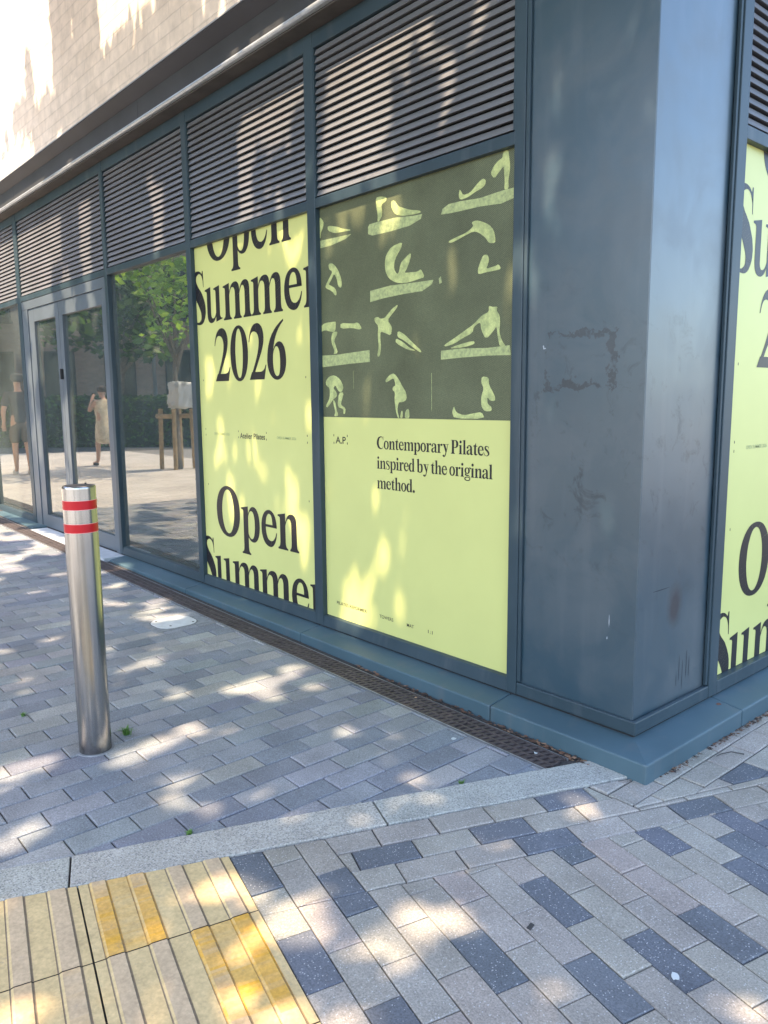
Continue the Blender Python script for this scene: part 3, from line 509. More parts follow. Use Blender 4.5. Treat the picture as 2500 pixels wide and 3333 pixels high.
side_n = Vector((.81, -.279)).normalized(); side_c = side_n.dot(Vector((.121, -.515)))
for r_ in range(3):
    off = {0: 0.0, 1: .103, 2: .006}[r_]
    for j in range(-8, 26):
        a0 = off+.2085*j
        q = [KR+kn*b+kd*a for a, b in ((a0, .1042*r_), (a0, .1042*(r_+1)), (a0+.2085, .1042*(r_+1)), (a0+.2085, .1042*r_))]
        p = [(v.x, v.y) for v in q]; p = clip_poly(p, -fv.x, -fv.y, -fv.dot(start))
        if not p: continue
        dark = any(r_ == rr and abs(a0+.104-aa) < .06 for rr, aa in SOLD_DARK) or (a0 > 1.0 and random.random() < .2)
        tn = tone(DK if dark else BUFF, .06, .02)
        if r_ == 2: block(mb, p, tn); continue
        lo = clip_poly(p, 0, 1, -.302)
        if lo: block(mb, lo, tn)
        hi = clip_poly(p, 0, -1, .302); hi = clip_poly(hi, -side_n.x, -side_n.y, -side_c) if hi else hi
        if hi: block(mb, hi, tn)
# strip along the side wall, laid parallel to it
for k in range(-1, 12):
    x0 = .075+.1043*k
    for j in range(-8, 14):
        y0 = -.39+(0 if k % 2 else .105)+.2085*j
        p = [(x0, y0), (x0+.1043, y0), (x0+.1043, y0+.2085), (x0, y0+.2085)]
        p = clip_poly(p, side_n.x, side_n.y, side_c)
        p = clip_poly(p, 0, -1, .298) if p else p
        if k == -1 and p: p = clip_poly(p, -kn.x, -kn.y, -cR-.004); p = clip_poly(p, 0, 1, -.1) if p else p
        if not p: continue
        dark = (abs(x0+.05-.30) < .06 and abs(y0+.1-.24) < .11) or (abs(x0+.05-.41) < .06 and abs(y0+.1-.36) < .11) or (y0 > .7 and random.random() < .18)
        block(mb, p, tone((.110, .122, .145) if dark else (.315, .297, .262), .06, .02))
tag(mb.build('footway', M['pav_right'], fixn=False), kind='structure')

# tactile corduroy slabs
mb = MB(); TW = .4475
BUFFT = (.60, .455, .235); RIBT = (.55, .415, .265); YEL = (.68, .36, .030)
ribs = [(.040, .075), (.148, .185), (.260, .297), (.372, .412)]
def tact_profile():
    prof = [(.0025, 0)]
    for a, b in ribs: prof += [(a-.011, .0005), (a-.0095, -.0006), (a-.007, .0012), (a-.001, .0036), (b+.002, .0036), (b+.006, -.0008), (b+.009, .0005)]
    return prof+[(TW-.0025, 0)]
prof = tact_profile()
for ti in range(0, 4):                       # along the kerb, away from the corner of the patch
    for tj in range(0, 5):                   # away from the kerb
        rows_a = (-.10+.0, .2875) if tj == 0 else (.2875+TW*(tj-1), .2875+TW*tj)
        n = 44
        # local: s along -kd-like slab width (from edge at TE0 back), t along fu
        for i in range(len(prof)-1):
            (d0, z0), (d1, z1) = prof[i], prof[i+1]
            for m in range(n):
                t0 = rows_a[0]+.002+(rows_a[1]-rows_a[0]-.004)*m/n; t1 = rows_a[0]+.002+(rows_a[1]-rows_a[0]-.004)*(m+1)/n
                c0 = TE0-fv*(TW*(ti+1)); pts = []
                for d, t, z in ((d0, t0, z0), (d0, t1, z0), (d1, t1, z1), (d1, t0, z1)):
                    q = c0+fv*d+fu*t; pts.append((q.x, q.y, z))
                pp = clip_poly([(a, b) for a, b, _ in pts], -kn.x, -kn.y, -cR-.001)
                if len(pp) < 3 or abs(area(pp)) < 1e-7: continue
                dm, tm = (d0+d1)/2, (t0+t1)/2
                on_rib = any(a-.003 < dm < b+.003 for a, b in ribs)
                groove = z0 < 0 or z1 < 0
                base = RIBT if on_rib else BUFFT
                if groove: base = (.24, .185, .125)  # darker colour paints crease shade so the ribs look raised
                w = 0
                q = (ti, tj)
                f = .6*float(vnoise(dm*45+ti*7, tm*18+tj*3, 5))+.4*float(vnoise(dm*160, tm*90, 6))
                if q == (0, 0):
                    if ribs[0][0]-.01 < dm < ribs[1][1]+.01: w = (.95 if on_rib and tm > .02 else .55*f+.15)
                elif q == (0, 1):
                    u_ = (tm-rows_a[0])/TW
                    if ribs[2][0]-.01 < dm < ribs[3][1]+.01: w = (.95 if on_rib and dm > .35 and u_ < .85 else (.75*f+.3)*(1 if u_ < .8 else .3))
                elif q == (1, 1): w = .25*f if on_rib else 0
                w = min(1, max(0, w*(.35+.95*f)))*.92
                col = tuple(base[c]*(1-w)+YEL[c]*w for c in range(3))+(1,)
                den = (d1-d0) or 1
                def zz(x, y):
                    d = (Vector((x, y))-c0).dot(fv); return z0+(z1-z0)*max(0, min(1, (d-d0)/den))
                mb.poly([(x, y, gz(x)+.0015+zz(x, y)) for x, y in pp], col)
o = mb.build('tactile_paving', M['tactile'])
tag(o, kind='structure')
# ---------------------------------------------------------------- the corner building
F, GB, TB, TT, HB, SO = .107, .168, 2.495, 2.548, 3.319, 3.400
MULL = [(-.664, -.608), (-2.157, -2.080), (-3.624, -3.560), (-5.110, -5.052), (-7.530, -7.420), (-8.990, -8.930), (-10.46, -10.40), (-11.95, -11.89)]
SIDE = [(.603, .680), (2.10, 2.176), (3.60, 3.676), (5.10, 5.176), (6.60, 6.676)]
B = thing('shop_building', 'slate grey metal and glass shop front under a cream brick upper wall', 'building')
def part(name, mb, mat, parent=None, **kw): return mb.build(name, M[mat], parent or B, **kw)
def fr(mb, x0, x1, y0, y1, z0, z1): return mb.box(x0, x1, y0, y1, z0, z1)
for a, b in MULL: part('mullion', MB().box(a, b, 0, .11, F, SO), 'paint', bevel=.003)
for a, b in SIDE: part('mullion', MB().box(-.11, 0, a, b, F, SO), 'paint', bevel=.003)
def slats(length_axis, a, b):
    mb = MB(); n = 19; pitch = (HB-TT-.006)/n
    for i in range(n):
        z = TT+.010+pitch*i
        prof = [(.008, z), (.0205, z+pitch*.74), (.0225, z+pitch*.74), (.0115, z+.0015), (.036, z+.0045), (.036, z+.003), (.010, z-.001)]
        if length_axis == 'x': mb.prism(prof, 'x', a, b)
        else:
            k = len(prof); n0 = len(mb.v)
            mb.v += [(-y, a, zz) for y, zz in prof] + [(-y, b, zz) for y, zz in prof]
            mb.f.append(tuple(range(n0, n0+k))); mb.f.append(tuple(range(n0+2*k-1, n0+k-1, -1)))
            for q in range(k): mb.f.append((n0+q, n0+k+q, n0+k+(q+1) % k, n0+(q+1) % k))
            mb.t += [(1, 1, 1, 1)]*(k+2); mb.mi += [0]*(k+2)
    return mb
bays = [(MULL[i+1][1], MULL[i][0]) for i in range(len(MULL)-1)]
for i, (a, b) in enumerate(bays):
    part('louver_panel', slats('x', a+.012, b-.012), 'louver')
    part('louver_backing', MB().box(a, b, .060, .075, TT, HB), 'dark')
    part('louver_frame', MB().box(a, a+.010, .004, .055, TT+.006, HB), 'paint'); part('louver_frame', MB().box(b-.010, b, .004, .055, TT+.006, HB), 'paint')
    part('transom', MB().box(a, b, .002, .10, TB, TT), 'paint', bevel=.003)
    part('header', MB().box(a, b, .002, .10, HB, SO), 'paint', bevel=.003)
    if i != 3:
        part('bottom_rail', MB().prism([(0.0, F), (.10, F), (.10, GB+.01), (.030, GB+.004), (.010, GB)], 'x', a, b), 'paint', bevel=.002)
        part('glass_pane', MB().box(a, b, .036, .044, GB+.003, TB), 'glass')
sbays = [(SIDE[i][1], SIDE[i+1][0]) for i in range(len(SIDE)-1)]
for a, b in sbays:
    part('louver_panel', slats('y', a+.012, b-.012), 'louver')
    part('louver_backing', MB().box(-.075, -.060, a, b, TT, HB), 'dark')
    part('transom', MB().box(-.10, -.002, a, b, TB, TT), 'paint', bevel=.003)
    part('header', MB().box(-.10, -.002, a, b, HB, SO), 'paint', bevel=.003)
    part('bottom_rail', MB().box(-.10, 0, a, b, F, GB), 'paint', bevel=.003)
    part('glass_pane', MB().box(-.044, -.036, a, b, GB+.001, TB), 'glass')
# corner column
colp = part('column_cladding', MB().prism([(-.606, .018), (-.024, .018), (-.024, .601), (-.10, .601), (-.10, .12), (-.606, .12)], 'z', F+.002, SO+.25), 'column', bevel=.004)
part('column_base_trim', MB().prism([(-.606, 0), (0, 0), (0, .601), (-.020, .601), (-.020, .020), (-.606, .020)], 'z', F, GB-.004), 'paint', colp, bevel=.005)
part('column_edge_strip', MB().box(-.606, -.588, .004, .016, GB, SO), 'paint', colp, bevel=.002)
part('column_edge_strip', MB().box(-.020, -.006, .583, .601, GB, SO), 'paint', colp, bevel=.002)
part('torn_sticker_corner', MB().prism([(-.507, 1.662), (-.503, 1.647), (-.491, 1.649), (-.493, 1.653), (-.500, 1.653), (-.502, 1.663)], 'y', .0165, .0176), 'concrete', colp)
M['residue'] = simple('drip_residue', (.030, .038, .046), .6, var=.3, vscale=60)
def film(name, pts, y=None, x=None, mat='residue'):
    mb = MB(); tri = tessellate_polygon([[Vector((p[0], p[1], 0)) for p in pts]])
    for t in tri:
        mb.poly([(pts[i][0], y, pts[i][1]) if x is None else (x, pts[i][0], pts[i][1]) for i in t])
    return part(name, mb, mat, colp)
def ragged(cx, cz, w, h, n=18, amp=.3, seed=0):
    r_ = random.Random(seed); return [(cx+w/2*math.cos(2*math.pi*i/n)*(1+r_.uniform(-amp, amp)), cz+h/2*math.sin(2*math.pi*i/n)*(1+r_.uniform(-amp, amp))) for i in range(n)]
for j, (cy_, cz, w, h) in enumerate([(.372, .29, .005, .12), (.40, .265, .004, .13), (.432, .30, .005, .12), (.455, .29, .004, .11), (.35, .25, .003, .07), (.19, .670, .13, .004)]):
    film('drip_mark', ragged(cy_, cz, w, h, 14, .25, 90+j), x=-.0234+.0001*j)
film('white_scuff', ragged(-.146, .55, .003, .05, 14, .4, 70), y=.0176, mat='concrete'); film('white_scuff', ragged(-.153, .475, .006, .012, 10, .4, 71), y=.0175, mat='concrete')
# plinth
PZ = .075; PW = .132
PL = []
for a, b in ((-.645, None), (-2.129, -.649), (-3.60, -2.133), (-5.03, -3.604)):
    if b is None:
        mb = MB(); zi = F-.008                       # the top is dished up towards the wall
        mb.v = [(a, -PW, PZ), (PW, -PW, PZ), (PW, .654, PZ), (-.03, .654, zi), (-.03, .03, zi), (a, .03, zi), (a, -PW, -.012), (PW, -PW, -.012), (PW, .654, -.012), (-.03, .654, -.012), (-.03, .03, -.012), (a, .03, -.012)]
        mb.f = [(0, 1, 4, 5), (1, 2, 3, 4), (0, 6, 7, 1), (1, 7, 8, 2), (2, 8, 9, 3), (3, 9, 10, 4), (4, 10, 11, 5), (5, 11, 6, 0), (6, 11, 10, 7), (7, 10, 9, 8)]; mb.t = [(1, 1, 1, 1)]*10; mb.mi = [0]*10
    else:
        mb = MB().prism([(-PW, -.02), (-PW, PZ), (.03, F-.008), (.03, -.02)], 'x', a, b)
    part('plinth', mb, 'paint_light', bevel=.006, seg=2)
for a, b in ((-9.6, -7.125),): part('plinth', MB().box(a, b, -PW, .09, -.02, PZ+.035), 'paint_light', bevel=.006)
for a, b in ((.658, 2.14), (2.144, 3.63), (3.634, 6.6)): part('plinth', MB().prism([(-.03, -.02), (-.03, F-.008), (PW, PZ), (PW, -.02)], 'y', a, b), 'paint_light', bevel=.006)
part('shadow_gap', MB().box(-12, -.081, .012, .08, .02, F-.001), 'dark'); part('shadow_gap', MB().box(-.08, -.012, .012, 6.6, .02, F-.001), 'dark')
part('threshold_slab', MB().box(-7.12, -5.035, -.178, .10, .0, .092), 'concrete', bevel=.003)
# cornice
M['soffit_dark'] = simple('soffit_dark_metal', (.022, .024, .032), .6, 0, .5, .2, 3)
segs = [-13, -10.05, -7.06, -4.07, -1.09, .19]
mb = MB()
for a, b in zip(segs, segs[1:]): mb.box(a+.0015, b-.0015, -.10, .05, 3.440, 3.583)
part('fascia', mb, 'fascia', bevel=.002)
part('cornice_lip', MB().prism([(-.100, 3.412), (-.122, 3.412), (-.131, 3.418), (-.133, 3.426), (-.131, 3.434), (-.124, 3.439), (-.02, 3.439), (-.02, 3.425), (-.100, 3.425)], 'x', -13, .21), 'steel_lip', smooth=False, bevel=.002)
part('soffit', MB().box(-13, .19, -.099, .10, SO+.001, 3.411), 'soffit')
part('upper_soffit', MB().prism([(-.098, 3.584), (-.182, 3.634), (-.182, 3.640), (.05, 3.640), (.05, 3.584)], 'x', -13, .19), 'soffit_dark')
part('flashing', MB().box(-13, .20, -.187, -.05, 3.6405, 3.648), 'flashing')
part('brick_wall', MB().box(-13, .185, -.18, .25, 3.649, 11.0), 'brick')
part('brick_wall', MB().box(-.25, .185, .252, 9, 3.649, 11.0), 'brick_b')
part('side_fascia', MB().box(-.05, .10, .052, 9, 3.412, 3.648), 'fascia')
part('brick_wall', MB().box(-16, -11.96, .0, .3, 0, 3.39), 'brick')
# room behind the glass
M['plaster'] = simple('pale_plaster', (.62, .66, .66), .9)
M['screed'] = simple('screed_floor', (.46, .47, .46), .8, var=.2, vscale=4)
part('interior_floor', MB().box(-11.9, -.12, .10, 6, .0, .095), 'screed')
part('interior_wall', MB().box(-11.9, -.12, 6, 6.2, .1, 3.3), 'plaster'); part('interior_wall', MB().box(-12.1, -11.9, .12, 6.2, .1, 3.3), 'plaster'); part('interior_wall', MB().box(-5.2, -5.05, 2.2, 5.99, .1, 3.3), 'plaster')
part('interior_ceiling', MB().box(-11.9, -.12, .12, 6, 3.3, 3.38), 'plaster')
part('interior_column', MB().box(-5.6, -5.25, 1.0, 1.4, .095, 3.3), 'plaster'); part('interior_column', MB().box(-9.3, -8.95, 1.2, 1.6, .095, 3.3), 'plaster')
part('interior_counter', MB().box(-8.6, -6.9, 3.2, 3.8, .095, 1.15), 'board' if 'board' in M else 'plaster', bevel=.01)
# double door
D0, D1 = MULL[4][1], MULL[3][0]
dz = 2.400
part('door_head', MB().box(D0, D1, .006, .09, dz+.004, TB-.003), 'door_paint', bevel=.003)
part('door_jamb', MB().box(D0, -7.245, .006, .09, F-.01, dz+.003), 'door_paint', bevel=.003)
part('door_jamb', MB().box(-5.195, D1, .006, .09, F-.01, dz+.003), 'door_paint', bevel=.003)
for a, b, sl, sr in ((-7.240, -6.334, .17, .09), (-6.326, -5.200, .095, .04)):
    d = part('door', MB().box(a, a+sl, .016, .07, .097, dz).box(b-sr, b, .016, .07, .097, dz).box(a+sl, b-sr, .016, .07, 2.267, dz).box(a+sl, b-sr, .016, .07, .097, .24), 'door_paint', bevel=.003)
    part('door_glass', MB().box(a+sl, b-sr, .040, .048, .24, 2.267), 'glass', d)
    if a > -7: part('lock', MB().box(-6.318, -6.292, -.012, .018, 1.66, 1.76), 'dark', d, bevel=.006)
# ---------------------------------------------------------------- lettering: a bold condensed serif drawn as outlines (units: mm of the big size, x-height 235)
def curve(*segs):
    out = [segs[0]]
    for s in segs[1:]:
        if len(s) == 2: out.append(s)
        else:
            p0 = out[-1]; p1, p2, p3 = s[0:2], s[2:4], s[4:6]
            for i in range(1, 9):
                t = i/8; m = 1-t
                out.append(tuple(m**3*p0[k]+3*m*m*t*p1[k]+3*m*t*t*p2[k]+t**3*p3[k] for k in (0, 1)))
    return out
def resample(p, n):
    d = [0]
    for a, b in zip(p, p[1:]): d.append(d[-1]+math.dist(a, b))
    out = []
    for i in range(n):
        t = d[-1]*i/(n-1); k = 0
        while k < len(d)-2 and d[k+1] < t: k += 1
        u = (t-d[k])/max(1e-9, d[k+1]-d[k]); out.append((p[k][0]+(p[k+1][0]-p[k][0])*u, p[k][1]+(p[k+1][1]-p[k][1])*u))
    return out
def strip(o, i, n=26):
    o, i = resample(o, n), resample(i, n); return [[o[k], o[k+1], i[k+1], i[k]] for k in range(n-1)]
def stroke(pts, n=34):
    P = [Vector((p[0], p[1])) for p in pts]; W = [p[2] for p in pts]; c = []; w = []
    for k in range(len(P)-1):
        p0, p1, p2, p3 = P[max(0, k-1)], P[k], P[k+1], P[min(len(P)-1, k+2)]
        for i in range(6):
            t = i/6; c.append(.5*((2*p1)+(p2-p0)*t+(2*p0-5*p1+4*p2-p3)*t*t+(3*p1-p0-3*p2+p3)*t**3)); w.append(W[k]*(1-t)+W[k+1]*t)
    c.append(P[-1]); w.append(W[-1]); L_, R_ = [], []
    for k in range(len(c)):
        d = (c[min(k+1, len(c)-1)]-c[max(0, k-1)]).normalized(); n_ = Vector((-d.y, d.x)); L_.append(c[k]+n_*w[k]/2); R_.append(c[k]-n_*w[k]/2)
    return [[tuple(L_[k]), tuple(L_[k+1]), tuple(R_[k+1]), tuple(R_[k])] for k in range(len(c)-1)]
def ring(cx, cz, rx, rz, ix, iz, e=2.15, ie=2.0, dx=0, n=40):
    def pt(a, b, ee, t, ox): c, s = math.cos(t), math.sin(t); return (cx+ox+a*abs(c)**(2/ee)*(1 if c >= 0 else -1), cz+b*abs(s)**(2/ee)*(1 if s >= 0 else -1))
    o = [pt(rx, rz, e, 2*math.pi*k/n, 0) for k in range(n+1)]; i = [pt(ix, iz, ie, 2*math.pi*k/n, dx) for k in range(n+1)]
    return [[o[k], o[k+1], i[k+1], i[k]] for k in range(n)]
def foot(x0, x1, l, r, z=0, h=11):          # bracketed serif under a stem
    return [curve((l, z), (r, z), (r, z+h), (x1+6, z+h+3, x1, z+h+16, x1, z+60), (x0, z+60), (x0, z+h+16, x0-6, z+h+3, l, z+h))]
def head(x0, x1, l, top, low=60):           # flag serif on top of a stem
    return [curve((x1, top+1), (x1, top-low), (x0, top-low), (x0, top-38), (x0-2, top-26, x0-8, top-24, l, top-23), (l, top-13))]
def rect(x0, x1, z0, z1): return [[(x0, z0), (x1, z0), (x1, z1), (x0, z1)]]
def stem(x0, x1, z0, z1, l, r, fl, base=True):
    g = head(x0, x1, fl, z1)+rect(x0, x1, z0+59 if base else z0, z1-59)
    return g+(foot(x0, x1, l, r, z0) if base else [])
def arch(a, b, c, top=237):                 # from stem right edge a to next stem b..c
    return strip(curve((a-3, 172), (a+14, 215, a+34, top, b+4, top), (c-12, top, c, 212, c, 165), (c, 58)), curve((a-3, 150), (a+12, 186, a+22, 205, a+38, 205), (b-10, 205, b, 190, b, 158), (b, 58)))
ASC = 362
def dot(cx, cz, r): return [[(cx+r*math.cos(2*math.pi*k/14), cz+r*math.sin(2*math.pi*k/14)) for k in range(14)]]
G = {}
G['O'] = (ring(160, 174, 160, 180, 82, 155), 330)
G['o'] = (ring(96, 117, 96, 122, 43, 98), 200)
G['p'] = (head(29, 90, 0, 235)+rect(29, 90, -36, 176)+foot(29, 90, 3, 116, -95)+strip(curve((88, 182), (106, 220, 128, 240, 156, 240), (206, 240, 235, 190, 235, 118), (235, 45, 202, -4, 152, -4), (122, -4, 104, 6, 88, 28)), curve((88, 160), (98, 192, 112, 209, 130, 209), (160, 209, 173, 170, 173, 118), (173, 60, 158, 17, 132, 17), (112, 17, 98, 32, 88, 58))), 245)
G['e'] = (strip(curve((184, 134), (182, 205, 142, 240, 99, 240)), curve((134, 142), (133, 190, 120, 214, 98, 214)), 12)+strip(curve((99, 240), (40, 240, 0, 190, 0, 118), (0, 45, 40, -5, 104, -5), (148, -5, 178, 40, 186, 96)), curve((98, 214), (68, 214, 54, 176, 54, 135), (54, 68, 76, 36, 114, 36), (144, 36, 166, 60, 178, 97)), 30)+[[(48, 126), (184, 126), (184, 143), (48, 143)]], 192)
G['n'] = (stem(25, 86, 0, 235, 0, 112, 0)+arch(86, 152, 210)+foot(152, 210, 134, 233), 238)
G['m'] = (stem(27, 83, 0, 235, 2, 108, 0)+arch(83, 156, 213)+rect(156, 213, 56, 62)+foot(156, 213, 134, 234)+arch(213, 277, 337)+foot(277, 337, 256, 356), 362)
G['h'] = (stem(25, 86, 0, ASC, 0, 112, 0)+arch(86, 152, 210)+foot(152, 210, 134, 233), 238)
G['u'] = (head(27, 80, 0, 236)+rect(27, 80, 60, 178)+strip(curve((27, 62), (27, 14, 48, -5, 86, -5), (116, -5, 136, 14, 150, 40)), curve((80, 62), (80, 36, 90, 25, 104, 25), (124, 25, 138, 40, 150, 66)), 14)+head(148, 201, 121, 236)+rect(148, 201, 38, 178)+[[(148, 40), (148, 0), (152, 0), (233, 16), (233, 22), (214, 24), (201, 40)]], 238)
G['r'] = (stem(25, 86, 0, 235, 0, 120, 0)+strip(curve((84, 168), (98, 215, 116, 239, 142, 239), (160, 239, 170, 228, 170, 212)), curve((84, 140), (94, 180, 104, 200, 118, 200), (124, 200, 128, 196, 130, 190)), 12)+dot(146, 208, 28), 176)
G['S'] = (stroke([(176, 290, 5), (158, 330, 12), (120, 350, 18), (72, 338, 36), (48, 292, 62), (68, 234, 80), (116, 180, 92), (154, 122, 84), (166, 70, 66), (148, 22, 40), (104, 4, 18), (58, 14, 12), (24, 58, 8), (14, 92, 5)])+[[(168, 356), (178, 356), (182, 246), (176, 246), (172, 290), (160, 326)], [(2, -3), (12, -3), (28, 34), (16, 70), (12, 112), (6, 112)]], 205)
G['2'] = (strip(curve((0, 240), (10, 310, 45, 354, 100, 354), (152, 354, 180, 312, 180, 262), (180, 195, 120, 130, 66, 44)), curve((8, 240), (18, 285, 36, 304, 60, 304), (98, 304, 122, 280, 122, 240), (122, 180, 70, 95, 4, 0)), 30)+[curve((0, 0), (178, 0), (203, 90), (194, 90), (180, 60, 165, 50, 128, 49), (30, 49))], 208)
G['0'] = (ring(112, 175, 112, 181, 47, 160), 238)
G['6'] = (strip(curve((190, 357), (92, 318, 0, 250, 0, 112)), curve((190, 344), (118, 300, 66, 235, 66, 112)), 18)+strip(curve((66, 165), (82, 208, 112, 226, 140, 226), (186, 226, 212, 172, 212, 110), (212, 40, 170, -7, 110, -7), (48, -7, 0, 45, 0, 116)), curve((66, 140), (76, 180, 92, 198, 108, 198), (136, 198, 146, 152, 146, 110), (146, 58, 138, 16, 112, 16), (82, 16, 66, 58, 66, 116)), 34), 220)
G['C'] = (strip(curve((262, 262), (246, 330, 212, 354, 168, 354), (70, 354, 0, 275, 0, 172), (0, 70, 62, -6, 162, -6), (214, -6, 250, 30, 268, 86)), curve((254, 262), (238, 312, 214, 332, 186, 332), (118, 332, 80, 260, 80, 176), (80, 88, 120, 24, 184, 24), (216, 24, 244, 48, 260, 88)), 34)+[[(250, 352), (262, 352), (264, 244), (256, 244)]], 282)
G['P'] = (rect(38, 108, 0, 350)+foot(38, 108, 4, 142)+[[(4, 338), (108, 338), (108, 350), (4, 350)]]+strip(curve((106, 350), (150, 350), (212, 350, 248, 312, 248, 252), (248, 190, 208, 150, 146, 150), (106, 150)), curve((106, 332), (136, 332), (166, 332, 176, 300, 176, 252), (176, 200, 164, 168, 134, 168), (106, 168)), 26), 262)
G['t'] = (rect(32, 90, 50, 240)+[[(0, 214), (128, 214), (128, 233), (90, 235), (90, 300), (80, 300), (60, 256), (0, 226)]]+strip(curve((32, 60), (32, 16, 52, -5, 88, -5), (112, -5, 126, 6, 136, 22)), curve((90, 60), (90, 36, 96, 28, 108, 28), (118, 28, 124, 32, 130, 38)), 12), 142)
G['i'] = (stem(25, 86, 0, 235, 0, 114, 0)+dot(56, 310, 37), 122)
G['l'] = (stem(25, 86, 0, ASC, 0, 114, 0), 122)
G['a'] = (rect(116, 174, 24, 150)+strip(curve((14, 176), (26, 222, 62, 240, 98, 240), (150, 240, 174, 212, 174, 150)), curve((40, 160), (50, 205, 66, 217, 84, 217), (106, 217, 116, 196, 116, 150)), 14)+dot(36, 178, 28)+strip(curve((118, 136), (60, 128, 0, 106, 0, 52), (0, 14, 26, -5, 60, -5), (88, -5, 108, 12, 118, 36)), curve((118, 118), (82, 112, 56, 92, 56, 60), (56, 38, 68, 28, 84, 28), (98, 28, 110, 40, 118, 58)), 20)+[curve((116, 40), (122, 4, 140, -4, 164, -4), (184, -4, 194, 6, 204, 20), (204, 30), (190, 24, 174, 24, 174, 40))], 206)
G['y'] = ([[(24, 226), (92, 226), (146, 66), (118, 0)], [(0, 224), (112, 224), (112, 235), (0, 235)], [(126, 224), (212, 224), (212, 235), (126, 235)]]+stroke([(178, 228, 14), (140, 90, 20), (104, -30, 26), (66, -82, 24), (34, -84, 16)])+dot(34, -66, 28), 206)
G['s'] = (stroke([(140, 190, 6), (118, 222, 14), (84, 233, 22), (42, 216, 36), (40, 172, 44), (86, 132, 50), (128, 92, 48), (140, 48, 40), (112, 10, 26), (70, 2, 16), (30, 22, 10), (14, 62, 6)])+[[(134, 238), (144, 238), (146, 160), (140, 160)], [(6, -3), (14, -3), (18, 76), (10, 76)]], 166)
G['d'] = (head(134, 194, 108, ASC)+rect(134, 194, 30, ASC-58)+strip(curve((136, 190), (122, 226, 106, 240, 84, 240), (30, 240, 0, 186, 0, 116), (0, 42, 32, -5, 82, -5), (108, -5, 126, 14, 136, 40)), curve((136, 172), (128, 198, 118, 212, 104, 212), (74, 212, 60, 168, 60, 116), (60, 62, 74, 28, 102, 28), (120, 28, 130, 42, 136, 66)), 28)+[[(134, 40), (134, 0), (140, -2), (220, 12), (220, 20), (194, 26)]], 226)
G['b'] = (head(25, 85, 0, ASC)+rect(25, 85, 10, ASC-58)+strip(curve((84, 190), (98, 226, 122, 240, 146, 240), (192, 240, 222, 190, 222, 118), (222, 44, 186, -5, 128, -5), (92, -5, 60, 4, 40, 12)), curve((84, 172), (92, 196, 106, 210, 122, 210), (150, 210, 160, 170, 160, 118), (160, 58, 150, 18, 120, 18), (104, 18, 90, 28, 84, 46)), 28), 234)
G['g'] = (ring(92, 160, 86, 80, 36, 60)+ring(98, -42, 98, 54, 66, 32, dx=4)+strip(curve((40, 96), (10, 84, 14, 40, 40, 34), (90, 24, 150, 40, 180, 0)), curve((58, 92), (50, 80, 56, 66, 70, 64), (110, 58, 170, 60, 192, -20)), 14)+stroke([(150, 212, 14), (172, 240, 16), (200, 232, 18)])+dot(196, 222, 20), 208)
G['.'] = (dot(44, 36, 40), 96)
G[' '] = ([], 70)
def layout(text, x, z, scale, kern=0, pos=None):
    out = []
    for i, ch in enumerate(text):
        g, adv = G[ch]
        if pos: x = pos[i]
        out += [[(x+px*scale/1000, z+pz*scale/1000) for px, pz in poly] for poly in g]
        x += (adv+kern)*scale/1000
    return out
def width(text, kern=0): return sum(G[c][1]+kern for c in text)
def clip_rect(p, r):
    for a, b, c in ((1, 0, r[1]), (-1, 0, -r[0]), (0, 1, r[3]), (0, -1, -r[2])):
        p = clip_poly(p, a, b, c)
        if len(p) < 3: return None
    return p
def prints(name, polys, plane, rect_, mat, parent, base=.0006):
    """flat printing: thin film polygons just proud of the sheet"""
    mb = MB(); d = 0
    for q, p in enumerate(polys):
        if len(p) > 4:
            tris = [[p[i] for i in t] for t in tessellate_polygon([[Vector((a, b, 0)) for a, b in p]])]
        else: tris = [p]
        off = base+.00012*(q % 4)
        for t in tris:
            t = clip_rect(t, rect_)
            if t: mb.poly([plane(a, b, off) for a, b in t])
    return mb.build(name, mat, parent, fixn=False)
def sans(text, x, z, h, plane, mat, parent, squeeze=.8, track=1.0, w=None, bold=.006):
    cu = bpy.data.curves.new('t', 'FONT'); cu.body = text; cu.size = 1; cu.space_character = track; cu.offset = bold
    ob = bpy.data.objects.new('t', cu); C.objects.link(ob); dg = bpy.context.evaluated_depsgraph_get()
    me = bpy.data.meshes.new_from_object(ob.evaluated_get(dg)); bpy.data.objects.remove(ob)
    vs_ = [v.co for v in me.vertices]; capw = max(v.x for v in vs_)-min(v.x for v in vs_); mnx = min(v.x for v in vs_)
    k = h/.72; kx = (w/capw) if w else k*squeeze
    mb = MB()
    for f in me.polygons: mb.poly([plane(x+(vs_[i].x-mnx)*kx, z+vs_[i].y*k, .0006) for i in f.vertices])
    bpy.data.meshes.remove(me)
    return mb.build('small_print', mat, parent, fixn=False)
def dots(lst, plane, rect_, mat, parent, s=.006, h=.012):
    for x, z in lst: prints('registration_dot', [[(x-s/2, z-h/2), (x+s/2, z-h/2), (x+s/2, z+h/2), (x-s/2, z+h/2)]], plane, rect_, mat, parent)

